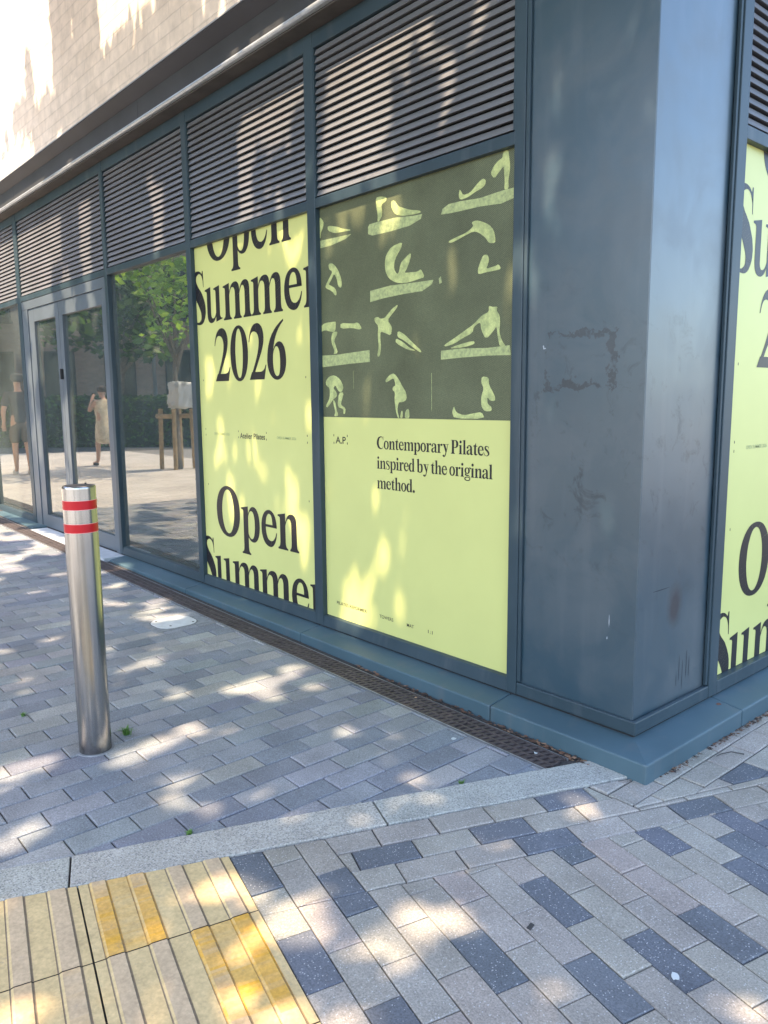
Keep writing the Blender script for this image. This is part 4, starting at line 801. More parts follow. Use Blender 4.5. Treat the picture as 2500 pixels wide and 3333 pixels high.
planeA = lambda x, z, o: (x, .0335-o, z)
def summer_poster(label, x0, x1, dx, plane, sheet_mb):
    P = tag(sheet_mb.build('window_poster', M['poster']), label, 'poster', 'lime opening posters')
    rc = (x0+.0005, x1-.0005, GB+.002, TB-.001)
    L = []
    L += layout('p', -3.064+dx, 2.376, 1); L += layout('O', -3.384+dx, 2.376, 1); L += layout('e', -2.806+dx, 2.376, 1); L += layout('n', -2.600+dx, 2.376, 1)
    for z in (1.976, .1015):
        L += layout('Summer', 0, z, 1, pos=[v+dx for v in (-3.628, -3.432, -3.184, -2.826, -2.453, -2.250)])
    L += layout('2026', 0, 1.575, 1, pos=[v+dx for v in (-3.323, -3.113, -2.877, -2.662)])
    L += layout('Open', 0, .4995, 1, pos=[v+dx for v in (-3.383, -3.047, -2.792, -2.594)])
    prints('lettering', L, plane, rc, M['ink'], P)
    sans('Atelier Pilates', -3.025+dx, 1.1925, .037, plane, M['ink'], P, w=.309, bold=.014)
    sans('OPEN SUMMER 2026', -3.378+dx, 1.206, .017, plane, M['ink_grey'], P, w=.214)
    sans('OPEN SUMMER 2026', -2.577+dx, 1.202, .017, plane, M['ink_grey'], P, w=.212)
    dots([(a+dx, b) for a, b in [(-3.497, 1.243), (-3.497, 1.202), (-2.247, 1.232), (-2.247, 1.191), (-3.045, 1.238), (-3.045, 1.198), (-2.698, 1.236), (-2.698, 1.194), (-3.503, 1.586), (-2.249, 1.577), (-3.491, .847), (-2.243, .838)]], plane, rc, M['ink'], P)
    return P
PB0, PB1 = MULL[2][1], MULL[1][0]
summer_poster('lime green poster with huge black OPEN SUMMER 2026 lettering beside the clear pane', PB0, PB1, 0.0, planeA, MB().box(PB0, PB1, .0335, .0355, GB+.002, TB))
planeB = lambda u, z, o: (-.0335+o, u, z)
summer_poster('lime poster with partly cut OPEN SUMMER lettering round the corner, right of the column', .680, 2.10, 4.285, planeB, MB().box(-.0355, -.0335, .680, 2.10, GB+.002, TB))
# photo poster
PA0, PA1 = MULL[1][1], MULL[0][0]
P = tag(MB().box(PA0, PA1, .0335, .0355, GB+.002, TB).build('window_poster', M['poster']), 'lime poster with an olive grid of exercise figures and Contemporary Pilates text', 'poster', 'lime opening posters')
rc = (PA0+.0005, PA1-.0005, GB+.002, TB-.001)
ph = MB().box(PA0+.0004, PA1-.0004, .0322, .0334, 1.3465, TB-.001).build('photo_print', M['halftone'], P)
planeP = lambda x, z, o: (x, .0321-o, z)
rp = (PA0+.001, PA1-.001, 1.347, TB-.002)
def smooth_poly(p):
    out = []
    for a, b in zip(p, p[1:]+p[:1]): out += [(a[0]*.78+b[0]*.22, a[1]*.78+b[1]*.22), (a[0]*.22+b[0]*.78, a[1]*.22+b[1]*.78)]
    return out
for grp in ((0, 1), (3, 4), (6, 7), (8,), (9,), (11, 12), (13, 14, 15), (17, 18, 19), (20, 21), (23, 24, 25), (26, 27, 28), (29, 30)):
    prints('exercise_figure', [smooth_poly(FIGS[i]) for i in grp], planeP, rp, M['ink_fig'], ph, .0009)
for pf in [FIGS[i] for i in (2, 5, 10, 16, 22)]+[[(-2.09, 2.325), (-1.97, 2.322), (-1.80, 2.318), (-1.85, 2.300), (-1.98, 2.285), (-2.09, 2.285)]]: prints('platform', [pf], planeP, rp, M['ink_plank'], ph, .0003)
for sc_ in [[(-1.19, 1.57), (-1.187, 1.57), (-1.186, 1.40), (-1.189, 1.38)], [(-1.80, 1.60), (-1.798, 1.60), (-1.797, 1.50), (-1.799, 1.50)], [(-1.14, 2.01), (-1.125, 2.02), (-1.12, 1.99), (-1.135, 1.985)]]: prints('scratch', [sc_], planeP, rp, M['ink_plank'], ph, .0005)
L = []
for txt, x, z, w in (('Contemporary Pilates', -1.608, 1.1825, .798), ('inspired by the original', -1.608, 1.0765, .820), ('method.', -1.608, .9695, .300)):
    k = w/width(txt)*1000
    for poly in layout(txt, 0, 0, 1): L.append([(x+px*w/width(txt)*1000, z+pz*.190) for px, pz in poly])
prints('lettering', L, planeA, rc, M['ink'], P)
sans('A.P', -1.970, 1.1985, .040, planeA, M['ink'], P, w=.094, bold=.014)
for t_, x, z, w in (('PILATES REFORMER', -1.984, .254, .276), ('TOWERS', -1.598, .252, .113), ('MAT', -1.376, .250, .054), ('1:1', -1.215, .250, .034)):
    sans(t_, x, z, .0185, planeA, M['ink'], P, w=w)
dots([(-1.986, 1.243), (-1.986, 1.200), (-1.862, 1.243), (-1.862, 1.201)], planeA, rc, M['ink'], P)

# ---------------------------------------------------------------- bollard
bx, by = -1.528, -1.583; zb = gz(bx)
bo = thing('bollard', 'polished stainless steel bollard with two red bands on the paving', 'bollard', (bx, by, zb))
r = .0637
def bp(name, prof, mat, **kw): return MB().lathe(prof, 0, 0, 64).build(name, M[mat], bo, smooth=True, **kw)
bp('post', [(r, -.05), (r, 1.088), (r, 1.092), (r-.0015, 1.0975), (r-.004, 1.099)], 'steel')
bp('cap', [(r-.004, 1.099), (r-.010, 1.0985), (.03, 1.100), (.0001, 1.1005)], 'steel_top')
for z0, z1 in ((1.008, 1.042), (.917, .950)):
    t_ = bp('red_band', [(r+.0006, z0), (r+.0006, z1)], 'tape')
    for z in (z0-.0018, z1): MB().lathe([(r+.0005, z), (r+.0005, z+.0018)], 0, 0, 64).build('band_edge', M['tape_edge'], t_, smooth=True)
MB().lathe([(.004, 1.098), (.004, 1.106), (.0001, 1.107)], .0, 0, 12).build('screw', M['dark'], bo).location = (-.02, .035, 0)
MB().lathe([(r+.0005, .0015), (r+.010, .0010), (r+.012, -.004)], 0, 0, 48).build('base_grout', M['concrete_frame'], bo)

# ---------------------------------------------------------------- slot drain along the shop front
dr = thing('slot_drain', 'rusty slotted iron drain channel running along the shop front', 'drain', (-.19, -.25, 0))
def grate():
    mb = MB(); L_ = .498; ys = [0, .006, .042, .048, .084, .090, .126, .132]
    for a, b in ((ys[0], ys[1]+.003), (ys[2]-.002, ys[3]+.002), (ys[4]-.002, ys[5]+.002), (ys[6]-.003, ys[7])): mb.box(-L_, 0, a, b, -.024, 0)
    n = 15; p = L_/n
    for row, (a, b) in enumerate(((.009, .040), (.050, .082), (.092, .123))):
        for i in range(n+1):
            x = -L_+p*i+(p/2 if row % 2 else 0)
            if x > -.004: continue
            x1 = min(0, x+p*.52); sh = .010
            mb.prism([(x, a), (x1, a), (x1+sh if x1+sh < 0 else 0, b), (x+sh if x+sh < 0 else -.001, b)], 'z', -.023, -.0004-.0006*random.random())
    return mb
g0 = None
for k in range(25):
    x = -.1925-.5*k
    if g0 is None: g0 = grate().build('grate', M['iron'], dr, bevel=.0012, seg=1); o = g0
    else: o = g0.copy(); C.objects.link(o); o.parent = dr
    o.location = (x+.19, -.313+.25, gz(x-.25)+random.uniform(-.001, .001)); o.rotation_euler = (0, math.atan(.0135), 0)
def long_box(name, x0, x1, y0, y1, z0, z1, mat, parent):
    mb = MB()
    xs = [x0, max(x0, -9.0), x1] if x0 < -9 else [x0, x1]
    for a, b in zip(xs, xs[1:]):
        if b > a: mb.box(a, b, y0, y1, z0, z1, g=gz)
    o = mb.build(name, M[mat], parent); o.location = tuple(-v for v in parent.location); return o
long_box('channel_edge', -12.6, -.187, -.3185, -.3140, -.02, .002, 'galv', dr)
long_box('channel_edge', -12.6, -.187, -.1800, -.1755, -.02, .002, 'galv', dr)
long_box('channel_bed', -12.6, -.187, -.3139, -.1801, -.09, -.075, 'dark', dr)

# leaf litter caught between drain and plinth
def litter(name, n, fx, fy, cols, size):
    mb = MB()
    for i in range(n):
        x, y = fx(), fy(); a = random.uniform(0, 6.3); s = random.uniform(*size); z = gz(x)+random.uniform(-.006, .003)
        p = []
        for j in range(6):
            t = 2*math.pi*j/6; rr = s*(1 if j % 3 else 1.5)*random.uniform(.7, 1.1); p.append((x+rr*math.cos(t+a), y+rr*math.sin(t+a)*.7, z+random.uniform(0, .005)))
        mb.poly(p, tone(random.choice(cols), .3))
    return mb
t = NT('dead_leaf'); M['dead_leaf'] = t.set(t.attr(), .8)
BR = [(.10, .055, .035), (.16, .085, .05), (.07, .045, .032), (.22, .14, .09), (.05, .04, .035)]
mb = litter('leaf_litter', 230, lambda: -.10-1.5*random.random()**1.5, lambda: random.uniform(-.168, -.138), BR, (.004, .013))
for i in range(140):
    a = random.random()
tag(mb.build('leaf_litter', M['dead_leaf'], fixn=False), kind='stuff')
mb = litter('grit', 260, lambda: .136+.02*random.random()**2+.0, lambda: -.05+1.1*random.random(), BR+[(.12, .10, .08)], (.003, .009))
tag(mb.build('dry_debris', M['dead_leaf'], fixn=False), kind='stuff')
mb = MB().box(-12, -.15, -.1755, -.10, -.03, -.006, g=gz)
tag(mb.build('soil_strip', M['sand']), kind='structure')

# access cover
ac = thing('access_cover', 'pale square access cover with rounded corners set in the paving', 'cover', (-2.965, -.535, gz(-2.965)))
def rsq(w, h, r_, n=8): return [((w/2-r_)*sx+r_*math.cos(a+math.pi/2*k/n), (h/2-r_)*sy+r_*math.sin(a+math.pi/2*k/n)) for sx, sy, a in ((1, 1, 0), (-1, 1, math.pi/2), (-1, -1, math.pi), (1, -1, 1.5*math.pi)) for k in range(n+1)]
MB().prism(rsq(.250, .268, .095), 'z', -.02, .0042).build('lid', M['cover'], ac, bevel=.002)
mb = MB(); o_ = [(-.178, -.185), (.148, -.185), (.148, .195), (-.178, .195)]
ri = rsq(.258, .276, .098)
mb.prism(o_, 'z', -.02, .0018); mb.build('surround', M['concrete_frame'], ac)
MB().prism(ri, 'z', -.02, .0023).build('gap', M['dark'], ac)
for px, py in ((.07, -.055), (-.085, -.08), (.08, .095)): MB().prism([(px+.010*math.cos(k*.7), py+.007*math.sin(k*.7)) for k in range(9)], 'z', .002, .0047).build('key_hole', M['dark'], ac)

# small things lying about
def tuft(x, y, n, h, label):
    mb = MB()
    for i in range(n):
        a = random.uniform(0, 6.3); l = h*random.uniform(.5, 1); w = .0022; b = random.uniform(.3, 1.1); ox, oy = random.gauss(0, .006), random.gauss(0, .006)
        d = Vector((math.cos(a), math.sin(a), 0)); s_ = Vector((-d.y, d.x, 0))*w; p = Vector((ox, oy, 0)); q = p+d*l*.45*b+Vector((0, 0, l*.7)); e = p+d*l*b+Vector((0, 0, l*(1-.35*b)))
        c = tone((.09, .20, .035), .3); mb.poly([p-s_, p+s_, q+s_*.8, q-s_*.8], c); mb.poly([q-s_*.8, q+s_*.8, e], c)
    o = mb.build('grass_tuft', M['grass'], fixn=False); o.location = (x, y, gz(x)-.003); tag(o, label, 'weed', 'weeds in the paving joints')
t = NT('grass_blade'); M['grass'] = t.set(t.attr(), .6)
tuft(-1.570+.0, -1.435, 60, .050, 'bright green grass tuft growing beside the bollard base')
tuft(-2.058, -1.71, 26, .030, 'thin faded grass tuft in a paving joint left of the bollard')
tuft(-.697, -1.585, 34, .020, 'mossy weed at the kerb edge above the tactile paving')
tuft(-.335, -.645, 26, .016, 'tiny weed at the kerb edge near the drain end')
def flake(name, x, y, z, pts, mat, label, cat, th=.0012):
    o = MB().prism(pts, 'z', 0, th).build(name, mat); o.location = (x, y, z); o.rotation_euler = (random.uniform(-.1, .1), random.uniform(-.1, .1), random.uniform(0, 6)); tag(o, label, cat); return o
pale = simple('pale_gum', (.50, .54, .54), .7); white = simple('white_paper', (.75, .75, .74), .8); brown = simple('dry_leaf_brown', (.16, .07, .045), .8); darkm = simple('dark_leaf', (.05, .048, .048), .8)
blob = [(.013*math.cos(k*.62)*(1+.3*math.sin(k*2.1)), .010*math.sin(k*.62)) for k in range(10)]
flake('gum_spot', .701, -.953, gz(.7)+.001, blob, pale, 'pale flattened gum spot on a dark paver', 'gum')
flake('gum_spot', -.618, -.394, gz(-.618)+.001, blob, pale, 'pale gum spot on the paving beside the drain', 'gum')
flake('fallen_leaf', .343, -1.084, gz(.343)+.001, [(-.016, -.006), (.012, -.008), (.018, .004), (-.010, .008)], darkm, 'small dark leaf scrap lying on the buff footway', 'leaf', .002)
flake('paper_scrap', -2.74, -.07, PZ, [(-.015, -.010), (.02, -.012), (.025, .008), (-.005, .004)], white, 'torn white paper scrap on the grey plinth', 'paper')
for i, (x, y, z, lab) in enumerate([(.02, .615, PZ, 'curled brown leaf on the plinth at the corner column'), (-.30, -.24, gz(-.3)+.002, 'pale leaf fragment on the end drain grate'), (-1.05, -.21, gz(-1)+.002, 'orange cigarette end on the drain grate')]):
    mb = MB()
    for k in range(5 if i == 0 else 1):
        a = random.uniform(0, 6); s_ = .018 if i == 0 else .010
        mb.prism([(math.cos(a+q)*s_*(1.6 if q == 0 else .6)+.006*k, math.sin(a+q)*s_*.8) for q in (0, 1.6, 3.1, 4.6)], 'z', .001+.003*k, .0025+.003*k)
    o = mb.build('fallen_leaf' if i < 2 else 'cigarette_end', [brown, pale, simple('filter_tan', (.55, .34, .2), .8)][i]); o.location = (x, y, z); tag(o, lab, 'leaf' if i < 2 else 'litter')
mb = MB().tube([(.262, .395, gz(.26)+.004), (.225, .36, gz(.22)+.012), (.20, .33, gz(.2)+.004), (.195, .295, gz(.2)+.003)], [.0025, .0022, .002, .0012], 6)
tag(mb.build('twig', darkm), 'thin black bent twig beside the plinth on the right', 'twig')
# ---------------------------------------------------------------- trees
def m_leaf(name):
    t = NT(name); tone_ = t.attr(); t.set(tone_, .45, 0, .35)
    tr = t.new('BsdfTranslucent'); c2 = t.mix(1.0, tone_, (1.9, 1.8, .7), 'MULTIPLY'); t.link(c2, tr.inputs[0])
    mx = t.new('MixShader'); mx.inputs[0].default_value = .32; t.link(t.b.outputs[0], mx.inputs[1]); t.link(tr.outputs[0], mx.inputs[2]); t.link(mx.outputs[0], t.out.inputs[0])
    return t.m
M['leaf'] = m_leaf('leaf_green')
M['bark'] = simple('bark', (.16, .135, .11), .9, var=.4, vscale=14)
SP = np.array(SPOTS)
# scattered pinholes between the leaves
_r = np.random.default_rng(41)
_pw = np.stack([_r.uniform(-3.5, -.05, 130), np.full(130, .0331), _r.uniform(.2, 2.9, 130), _r.uniform(.010, .026, 130)], 1)
_pg = np.stack([_r.uniform(-3.2, .9, 110), _r.uniform(-2.4, -.2, 110), np.zeros(110), _r.uniform(.008, .026, 110)], 1)
SP = np.concatenate([SP, _pw, _pg])
def light_mask(p):
    """True where a gap in the foliage lets the sun through: gaps were set from where sun patches lie on the shop front and the paving"""
    v = p[:, None, :]-SP[None, :, :3]; d = np.linalg.norm(v-(v@SUN)[..., None]*SUN, axis=2)
    grow = np.where(np.abs(SP[:, 1]-.033) < .001, .018, np.where(SP[:, 1] == .018, .022, np.where(SP[:, 2] < .1, .034, .045)))
    hit = (d < SP[None, :, 3]+grow[None]).any(1)
    t = p[:, 1]/SUN[1]; xw = p[:, 0]-SUN[0]*t; zw = p[:, 2]-SUN[2]*t
    tg = p[:, 2]/SUN[2]; xg = p[:, 0]-SUN[0]*tg; yg = p[:, 1]-SUN[1]*tg
    wall = (zw > .02) & (xw < .05)
    streak = vnoise(xw*1.9+3, zw*.22, 11)*.65+vnoise(xw*5.5, zw*.5, 12)*.35
    thr = np.clip(.50-.035*(xw+3.0), .44, .66)
    hit |= wall & (zw > 3.66) & (streak < thr)
    hit |= wall & (xw < -7.6) & (vnoise(xw*2, zw*.8, 13) < .6)
    patch = vnoise(xg*1.9, yg*3.6, 21)*.6+vnoise(xg*5, yg*8, 22)*.4
    far = np.clip((-3.0-xg)/4.5, 0, 1)
    hit |= (~wall) & (patch < .30+.34*far) & (xg < -3.0)
    hit |= (~wall) & (xg < -8.3)
    return hit
def leaf_arrays(pts, size, flat=.5):
    n = len(pts); a = rng.uniform(0, 2*np.pi, n); nz = rng.normal(0, 1, (n, 3)); nz[:, 2] = np.abs(nz[:, 2])+flat; nz /= np.linalg.norm(nz, axis=1)[:, None]
    ref = np.stack([np.cos(a), np.sin(a), np.zeros(n)], 1); u = ref-(ref*nz).sum(1)[:, None]*nz; u /= np.linalg.norm(u, axis=1)[:, None]; w = np.cross(nz, u)
    s = rng.uniform(size[0], size[1], n)[:, None]
    q = [pts-u*s, pts-u*s*.1+w*s*.62-nz*s*.12, pts+u*s-nz*s*.2, pts+u*s*.1-w*s*.62-nz*s*.12]
    return np.stack(q, 1).reshape(-1, 3)
def leaf_mesh(name, pts, size, cols, parent, flat=.5):
    v = leaf_arrays(pts, size, flat); n = len(pts)
    me = bpy.data.meshes.new(name); me.vertices.add(4*n); me.vertices.foreach_set('co', v.ravel())
    me.loops.add(4*n); me.loops.foreach_set('vertex_index', np.arange(4*n)); me.polygons.add(n); me.polygons.foreach_set('loop_start', np.arange(0, 4*n, 4)); me.polygons.foreach_set('loop_total', np.full(n, 4))
    a = me.attributes.new('tone', 'FLOAT_COLOR', 'FACE'); c = np.array(cols)[rng.integers(0, len(cols), n)]*rng.uniform(.75, 1.25, (n, 1)); c = np.concatenate([c, np.ones((n, 1))], 1).astype(np.float32)
    a.data.foreach_set('color', c.ravel()); me.materials.append(M['leaf']); me.update(calc_edges=True); me.validate()
    o = bpy.data.objects.new(name, me); C.objects.link(o); o.parent = parent; return o
GREEN = [(.055, .115, .022), (.075, .15, .03), (.045, .09, .02), (.10, .18, .04)]
LIME = [(.13, .26, .03), (.18, .33, .04), (.08, .18, .028), (.25, .41, .06)]
DARKG = [(.022, .055, .016), (.03, .07, .02), (.018, .042, .014)]
def trunk_mesh(base, top, r0, branches, rnd):
    mb = MB(); b, t = Vector(base), Vector(top); m1 = b.lerp(t, .5)+Vector((rnd.uniform(-.08, .08), rnd.uniform(-.08, .08), 0))
    mb.tube([b, b.lerp(m1, .2), m1, t], [r0*1.35, r0, r0*.8, r0*.5], 12)
    for e in branches:
        s = b.lerp(t, rnd.uniform(.6, .95)); e = Vector(e); mid = s.lerp(e, .5)+Vector((0, 0, .15)); mb.tube([s, mid, e], [r0*.38, r0*.22, r0*.06], 7)
    return mb
def big_tree(name, label, base, crowns, dens, cols, size, mask=True, group=None, seed=1, r0=.14, own=False):
    rnd = random.Random(seed); T = thing(name, label, 'tree', base, group)
    pts = []
    for c, rad in crowns:
        c, rad = np.array(c), np.array(rad); n = int(dens*4.19*rad.prod()); p = rng.normal(size=(n, 3)); p /= np.linalg.norm(p, axis=1)[:, None]; p *= rng.uniform(0, 1, (n, 1))**(1/2.7)
        f = 1+.22*(vnoise(p[:, 0]*3+9, p[:, 1]*3+p[:, 2]*2, seed)-.5); pts.append(c+p*rad*f[:, None])
    pts = np.concatenate(pts)
    pts = pts[~((pts[:, 1] > -.45) & (pts[:, 0] < .35))]
    if mask:
        keep = []
        for ch in np.array_split(pts, 40): keep.append(~light_mask(ch))
        pts = pts[np.concatenate(keep)]
    o = leaf_mesh('crown', pts-np.array(base), size, cols, T)
    cc = np.mean([c for c, _ in crowns], 0); br = []
    for c, rad in crowns:
        for k in range(5): br.append(tuple(np.array(c)+np.array([rnd.uniform(-.7, .7)*rad[0], rnd.uniform(-.7, .7)*rad[1], rnd.uniform(-.2, .5)*rad[2]])-np.array(base)))
    trunk_mesh((0, 0, -.05), tuple(cc-np.array(base)-np.array([0, 0, .3])), r0, br, rnd).build('trunk', M['bark'], T, smooth=True)
    return T
big_tree('street_tree', 'leafy street tree behind the viewer shading the left of the shop front', (-4.0, -6.0, gz(-4)), [((-4.3, -4.1, 6.6), (3.7, 3.3, 1.9))], 250, GREEN, (.075, .125), seed=3, group='street trees shading the shop')
big_tree('street_tree', 'leafy street tree behind the viewer shading the corner column', (1.9, -6.2, gz(3)), [((.9, -3.7, 6.5), (3.3, 3.5, 1.9))], 250, GREEN, (.075, .125), seed=5, group='street trees shading the shop')
# trees and planting that the glass mirrors
big_tree('young_tree', 'bright green young tree held by wooden stakes on the plaza', (-12.50, -4.15, gz(-12)), [((-12.7, -4.3, 4.4), (1.25, 1.25, 1.2)), ((-12.0, -4.2, 2.9), (.85, .8, .34)), ((-13.7, -4.7, 2.75), (.6, .6, .26)), ((-13.6, -4.6, 3.7), (.7, .7, .35))], 130, LIME, (.06, .11), mask=False, seed=8, r0=.06)
big_tree('broadleaf_tree', 'dark spreading tree in front of the brown brick building', (-21.8, -6.6, .1), [((-21.5, -6.4, 4.6), (2.6, 2.4, 1.9)), ((-19.6, -6.9, 3.0), (1.3, 1.1, .5))], 42, GREEN+DARKG, (.12, .2), mask=False, seed=9, r0=.12)
big_tree('broadleaf_tree', 'dense dark tree at the far end of the hedge', (-27.0, -3.2, .1), [((-26.8, -2.9, 4.2), (2.8, 2.2, 2.4)), ((-25.6, -2.2, 2.9), (1.4, 1.2, 1.0))], 42, DARKG+GREEN, (.12, .2), mask=False, seed=10, r0=.12)
big_tree('broadleaf_tree', 'tall leafy tree beside the glazed tower behind the lamp post', (-25.5, -10.6, .1), [((-25.0, -10.6, 6.0), (2.4, 2.4, 2.6))], 42, GREEN+DARKG, (.12, .2), mask=False, seed=12, r0=.12)
# stakes round the young tree
st = thing('tree_stake_frame', 'rough timber stakes and rails round the young tree trunk', 'tree stakes', (-12.5, -4.15, gz(-12)))
M['timber'] = simple('stake_timber', (.36, .255, .13), .8, var=.25, vscale=9)
sp_ = [(-.20, .26), (.16, .14), (.12, -.28), (-.24, -.18)]
for x, y in sp_: MB().tube([(x, y, -.05), (x*.93, y*.93, 1.16)], [.042, .042], 10).build('stake', M['timber'], st, smooth=False)
for (a, b) in ((sp_[0], sp_[1]), (sp_[2], sp_[3])):
    d = MB(); mid = [((a[0]+b[0])/2, (a[1]+b[1])/2)]; d.tube([(a[0]*1.0, a[1]*1.0+.05, 1.02), (b[0]*1.0, b[1]*1.0+.05, 1.02)], [.05, .05], 6); d.build('rail', M['timber'], st)
M['plastic'] = simple('white_plastic', (.55, .57, .55), .35)
bm = bmesh.new(); bmesh.ops.create_cube(bm, size=1); bmesh.ops.subdivide_edges(bm, edges=bm.edges, cuts=9, use_grid_fill=True)
for v in bm.verts:
    p = v.co; a = float(vnoise(p.x*5+p.z*3+9, p.y*5+p.z*4+3, 31))-.5; b = float(vnoise(p.z*7+2, p.x*6-p.y*5+4, 32))-.5; q = p.normalized()
    p *= .86+.14*(1-max(abs(p.x), abs(p.y))*1.2); p.x = p.x*.46+a*.09; p.y = p.y*.36+b*.09; p.z = p.z*.52+a*b*.3
me = bpy.data.meshes.new('plastic_sack'); bm.to_mesh(me); bm.free(); me.materials.append(M['plastic']); me.polygons.foreach_set('use_smooth', [True]*len(me.polygons))
o = bpy.data.objects.new('plastic_sack', me); C.objects.link(o); o.location = (-12.43, -4.22, gz(-12)+1.42)
tag(o, 'crumpled white plastic sack tied round the staked trunk', 'sack')
# hedge
ha, hb = Vector((-25.5, -1.2, .1)), Vector((-18.6, -8.6, .1)); hd = (hb-ha).normalized(); hn = Vector((-hd.y, hd.x, 0))
H_ = thing('hedge', 'clipped dark green hedge along the far side of the plaza', 'hedge', tuple(ha))
L_ = (hb-ha).length
t_ = rng.uniform(0, L_, 9000); s_ = rng.uniform(-.45, .45, 9000); z_ = rng.uniform(.0, 1.40, 9000); f_ = rng.integers(0, 3, 9000)
s_ = np.where(f_ == 0, .45, np.where(f_ == 1, -.45, s_))+rng.normal(0, .04, 9000); z_ = np.where(f_ == 2, 1.38, z_)+rng.normal(0, .05, 9000)
pts = t_[:, None]*np.array(hd)+s_[:, None]*np.array(hn)+z_[:, None]*np.array([0, 0, 1])
leaf_mesh('foliage', pts, (.05, .10), DARKG+GREEN[:2], H_, .1)
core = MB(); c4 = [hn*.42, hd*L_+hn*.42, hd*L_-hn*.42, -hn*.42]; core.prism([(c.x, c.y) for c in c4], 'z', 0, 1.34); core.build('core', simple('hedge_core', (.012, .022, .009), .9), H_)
# lamp post
lp = thing('lamp_post', 'slim grey lamp post standing before the dark glazed entrance', 'lamp', (-22.4, -8.3, .1))
M['post_grey'] = simple('post_grey', (.36, .38, .39), .5, .3)
MB().tube([(0, 0, 0), (0, 0, 1.2)], [.10, .10], 14).build('post_base', M['post_grey'], lp, smooth=True)
MB().tube([(0, 0, 1.15), (0, 0, 6.4)], [.062, .045], 12).build('post', M['post_grey'], lp, smooth=True)
MB().tube([(0, 0, 6.35), (.5, .3, 6.5)], [.04, .05], 8).build('lamp_head', M['post_grey'], lp)

# ---------------------------------------------------------------- buildings mirrored in the panes
OB = thing('brick_building', 'brown brick building with dark square windows across the plaza', 'building', (-30.5, -1.0, .1))
oa, ob_ = Vector((0, 0, 0)), Vector((9.4, -10.6, 0)); od = (ob_-oa).normalized(); on = Vector((od.y, -od.x, 0))*-1
Lb = (ob_-oa).length
M['win_dark'] = simple('dark_window', (.015, .018, .022), .08, 0, .6)
M['win_pale'] = simple('window_glare_paint', (.55, .54, .50), .5)  # pale colour paints the bright reflections on some panes
M['frame_dark'] = simple('dark_frame', (.03, .03, .033), .5)
ang = math.atan2(od.y, od.x)
wall = MB().box(-9, Lb, -6, 0, 0, 15).build('wall', M['brown_brick'], OB); wall.rotation_euler = (0, 0, ang)
if (Matrix.Rotation(ang, 3, 'Z') @ Vector((0, 1, 0))).dot(Vector((1, .4, 0))) < 0: wall.location = (0, 0, 0)
flip = (Matrix.Rotation(ang, 3, 'Z') @ Vector((0, 1, 0)))
kk = 0
for zz in (1.25, 4.0, 6.8, 9.6):
    for i in range(11):
        x = -7.6+2.05*i; kk += 1
        w = MB().box(x, x+1.05, -.02, .03, zz, zz+1.75).box(x-.06, x+1.11, .0, .06, zz-.08, zz).build('window', M['frame_dark'], OB); w.rotation_euler = (0, 0, ang)
        pn = MB().box(x+.06, x+.99, .031, .036, zz+.06, zz+1.69).build('pane', M['win_pale'] if kk % 9 == 4 else M['win_dark'], w)
G2 = thing('entrance_block', 'dark glazed entrance block with a grey brick pier behind the lamp post', 'building', (-24.6, -10.2, .1))
M['grey_brick'] = m_brick('grey_brick', (.24, .225, .21), (.20, .19, .18), (.2, .19, .18), 'x')
a2 = math.atan2(-.72, .69)
def g2(name, mb, mat, par=None, **k):
    o = mb.build(name, M[mat], par or G2, **k)
    if par is None: o.rotation_euler = (0, 0, a2)
    return o
g2('pier', MB().box(-2.2, -1.1, -.6, .5, 0, 12), 'grey_brick')
g2('wall', MB().box(-1.1, 16, -4, -.2, 0, 14), 'grey_brick')
M['charcoal'] = simple('charcoal_panel', (.055, .055, .058), .4)
g2('ground_floor_panels', MB().box(-1.05, 8, -.19, -.12, .2, 3.6), 'charcoal')
for i in range(4): g2('window', MB().box(-.6+2.2*i, .9+2.2*i, -.19, -.10, 4.2, 8.4), 'win_dark')
for i in range(2): g2('wall_lamp', MB().lathe([(.001, 2.0), (.09, 2.04), (.09, 2.3), (.001, 2.34)], .8+1.1*i, -.06, 14), 'plastic')
g2('sign_panel', MB().box(-1.95, -1.45, .5, .56, 4.3, 6.6), 'plastic')

# ---------------------------------------------------------------- two people mirrored in the door glass
def skin_mesh(name, J, E, root, parent, mat, sub=2):
    names = list(J); me = bpy.data.meshes.new(name); me.from_pydata([J[n][0] for n in names], [(names.index(a), names.index(b)) if False else (names.index(a), names.index(b)) for a, b in E] and [], [])
    me = bpy.data.meshes.new(name); me.from_pydata([J[n][0] for n in names], [(names.index(a), names.index(b)) for a, b in E], [])
    o = bpy.data.objects.new(name, me); C.objects.link(o); m = o.modifiers.new('skin', 'SKIN'); m.use_smooth_shade = True
    sd = me.skin_vertices[0].data
    for i, n in enumerate(names):
        r_ = J[n][1]; sd[i].radius = (r_, r_) if not isinstance(r_, tuple) else r_; sd[i].use_root = (n == root)
    s = o.modifiers.new('sub', 'SUBSURF'); s.levels = sub; s.render_levels = sub
    dg = bpy.context.evaluated_depsgraph_get(); me2 = bpy.data.meshes.new_from_object(o.evaluated_get(dg)); bpy.data.objects.remove(o)
    me2.materials.clear(); me2.materials.append(mat)
    a = me2.attributes.new('tone', 'FLOAT_COLOR', 'FACE'); a.data.foreach_set('color', np.ones(4*len(me2.polygons), np.float32))
    me2.polygons.foreach_set('use_smooth', [True]*len(me2.polygons))
    o2 = bpy.data.objects.new(name, me2); C.objects.link(o2); o2.parent = parent; return o2
skin = simple('skin', (.50, .30, .21), .55)
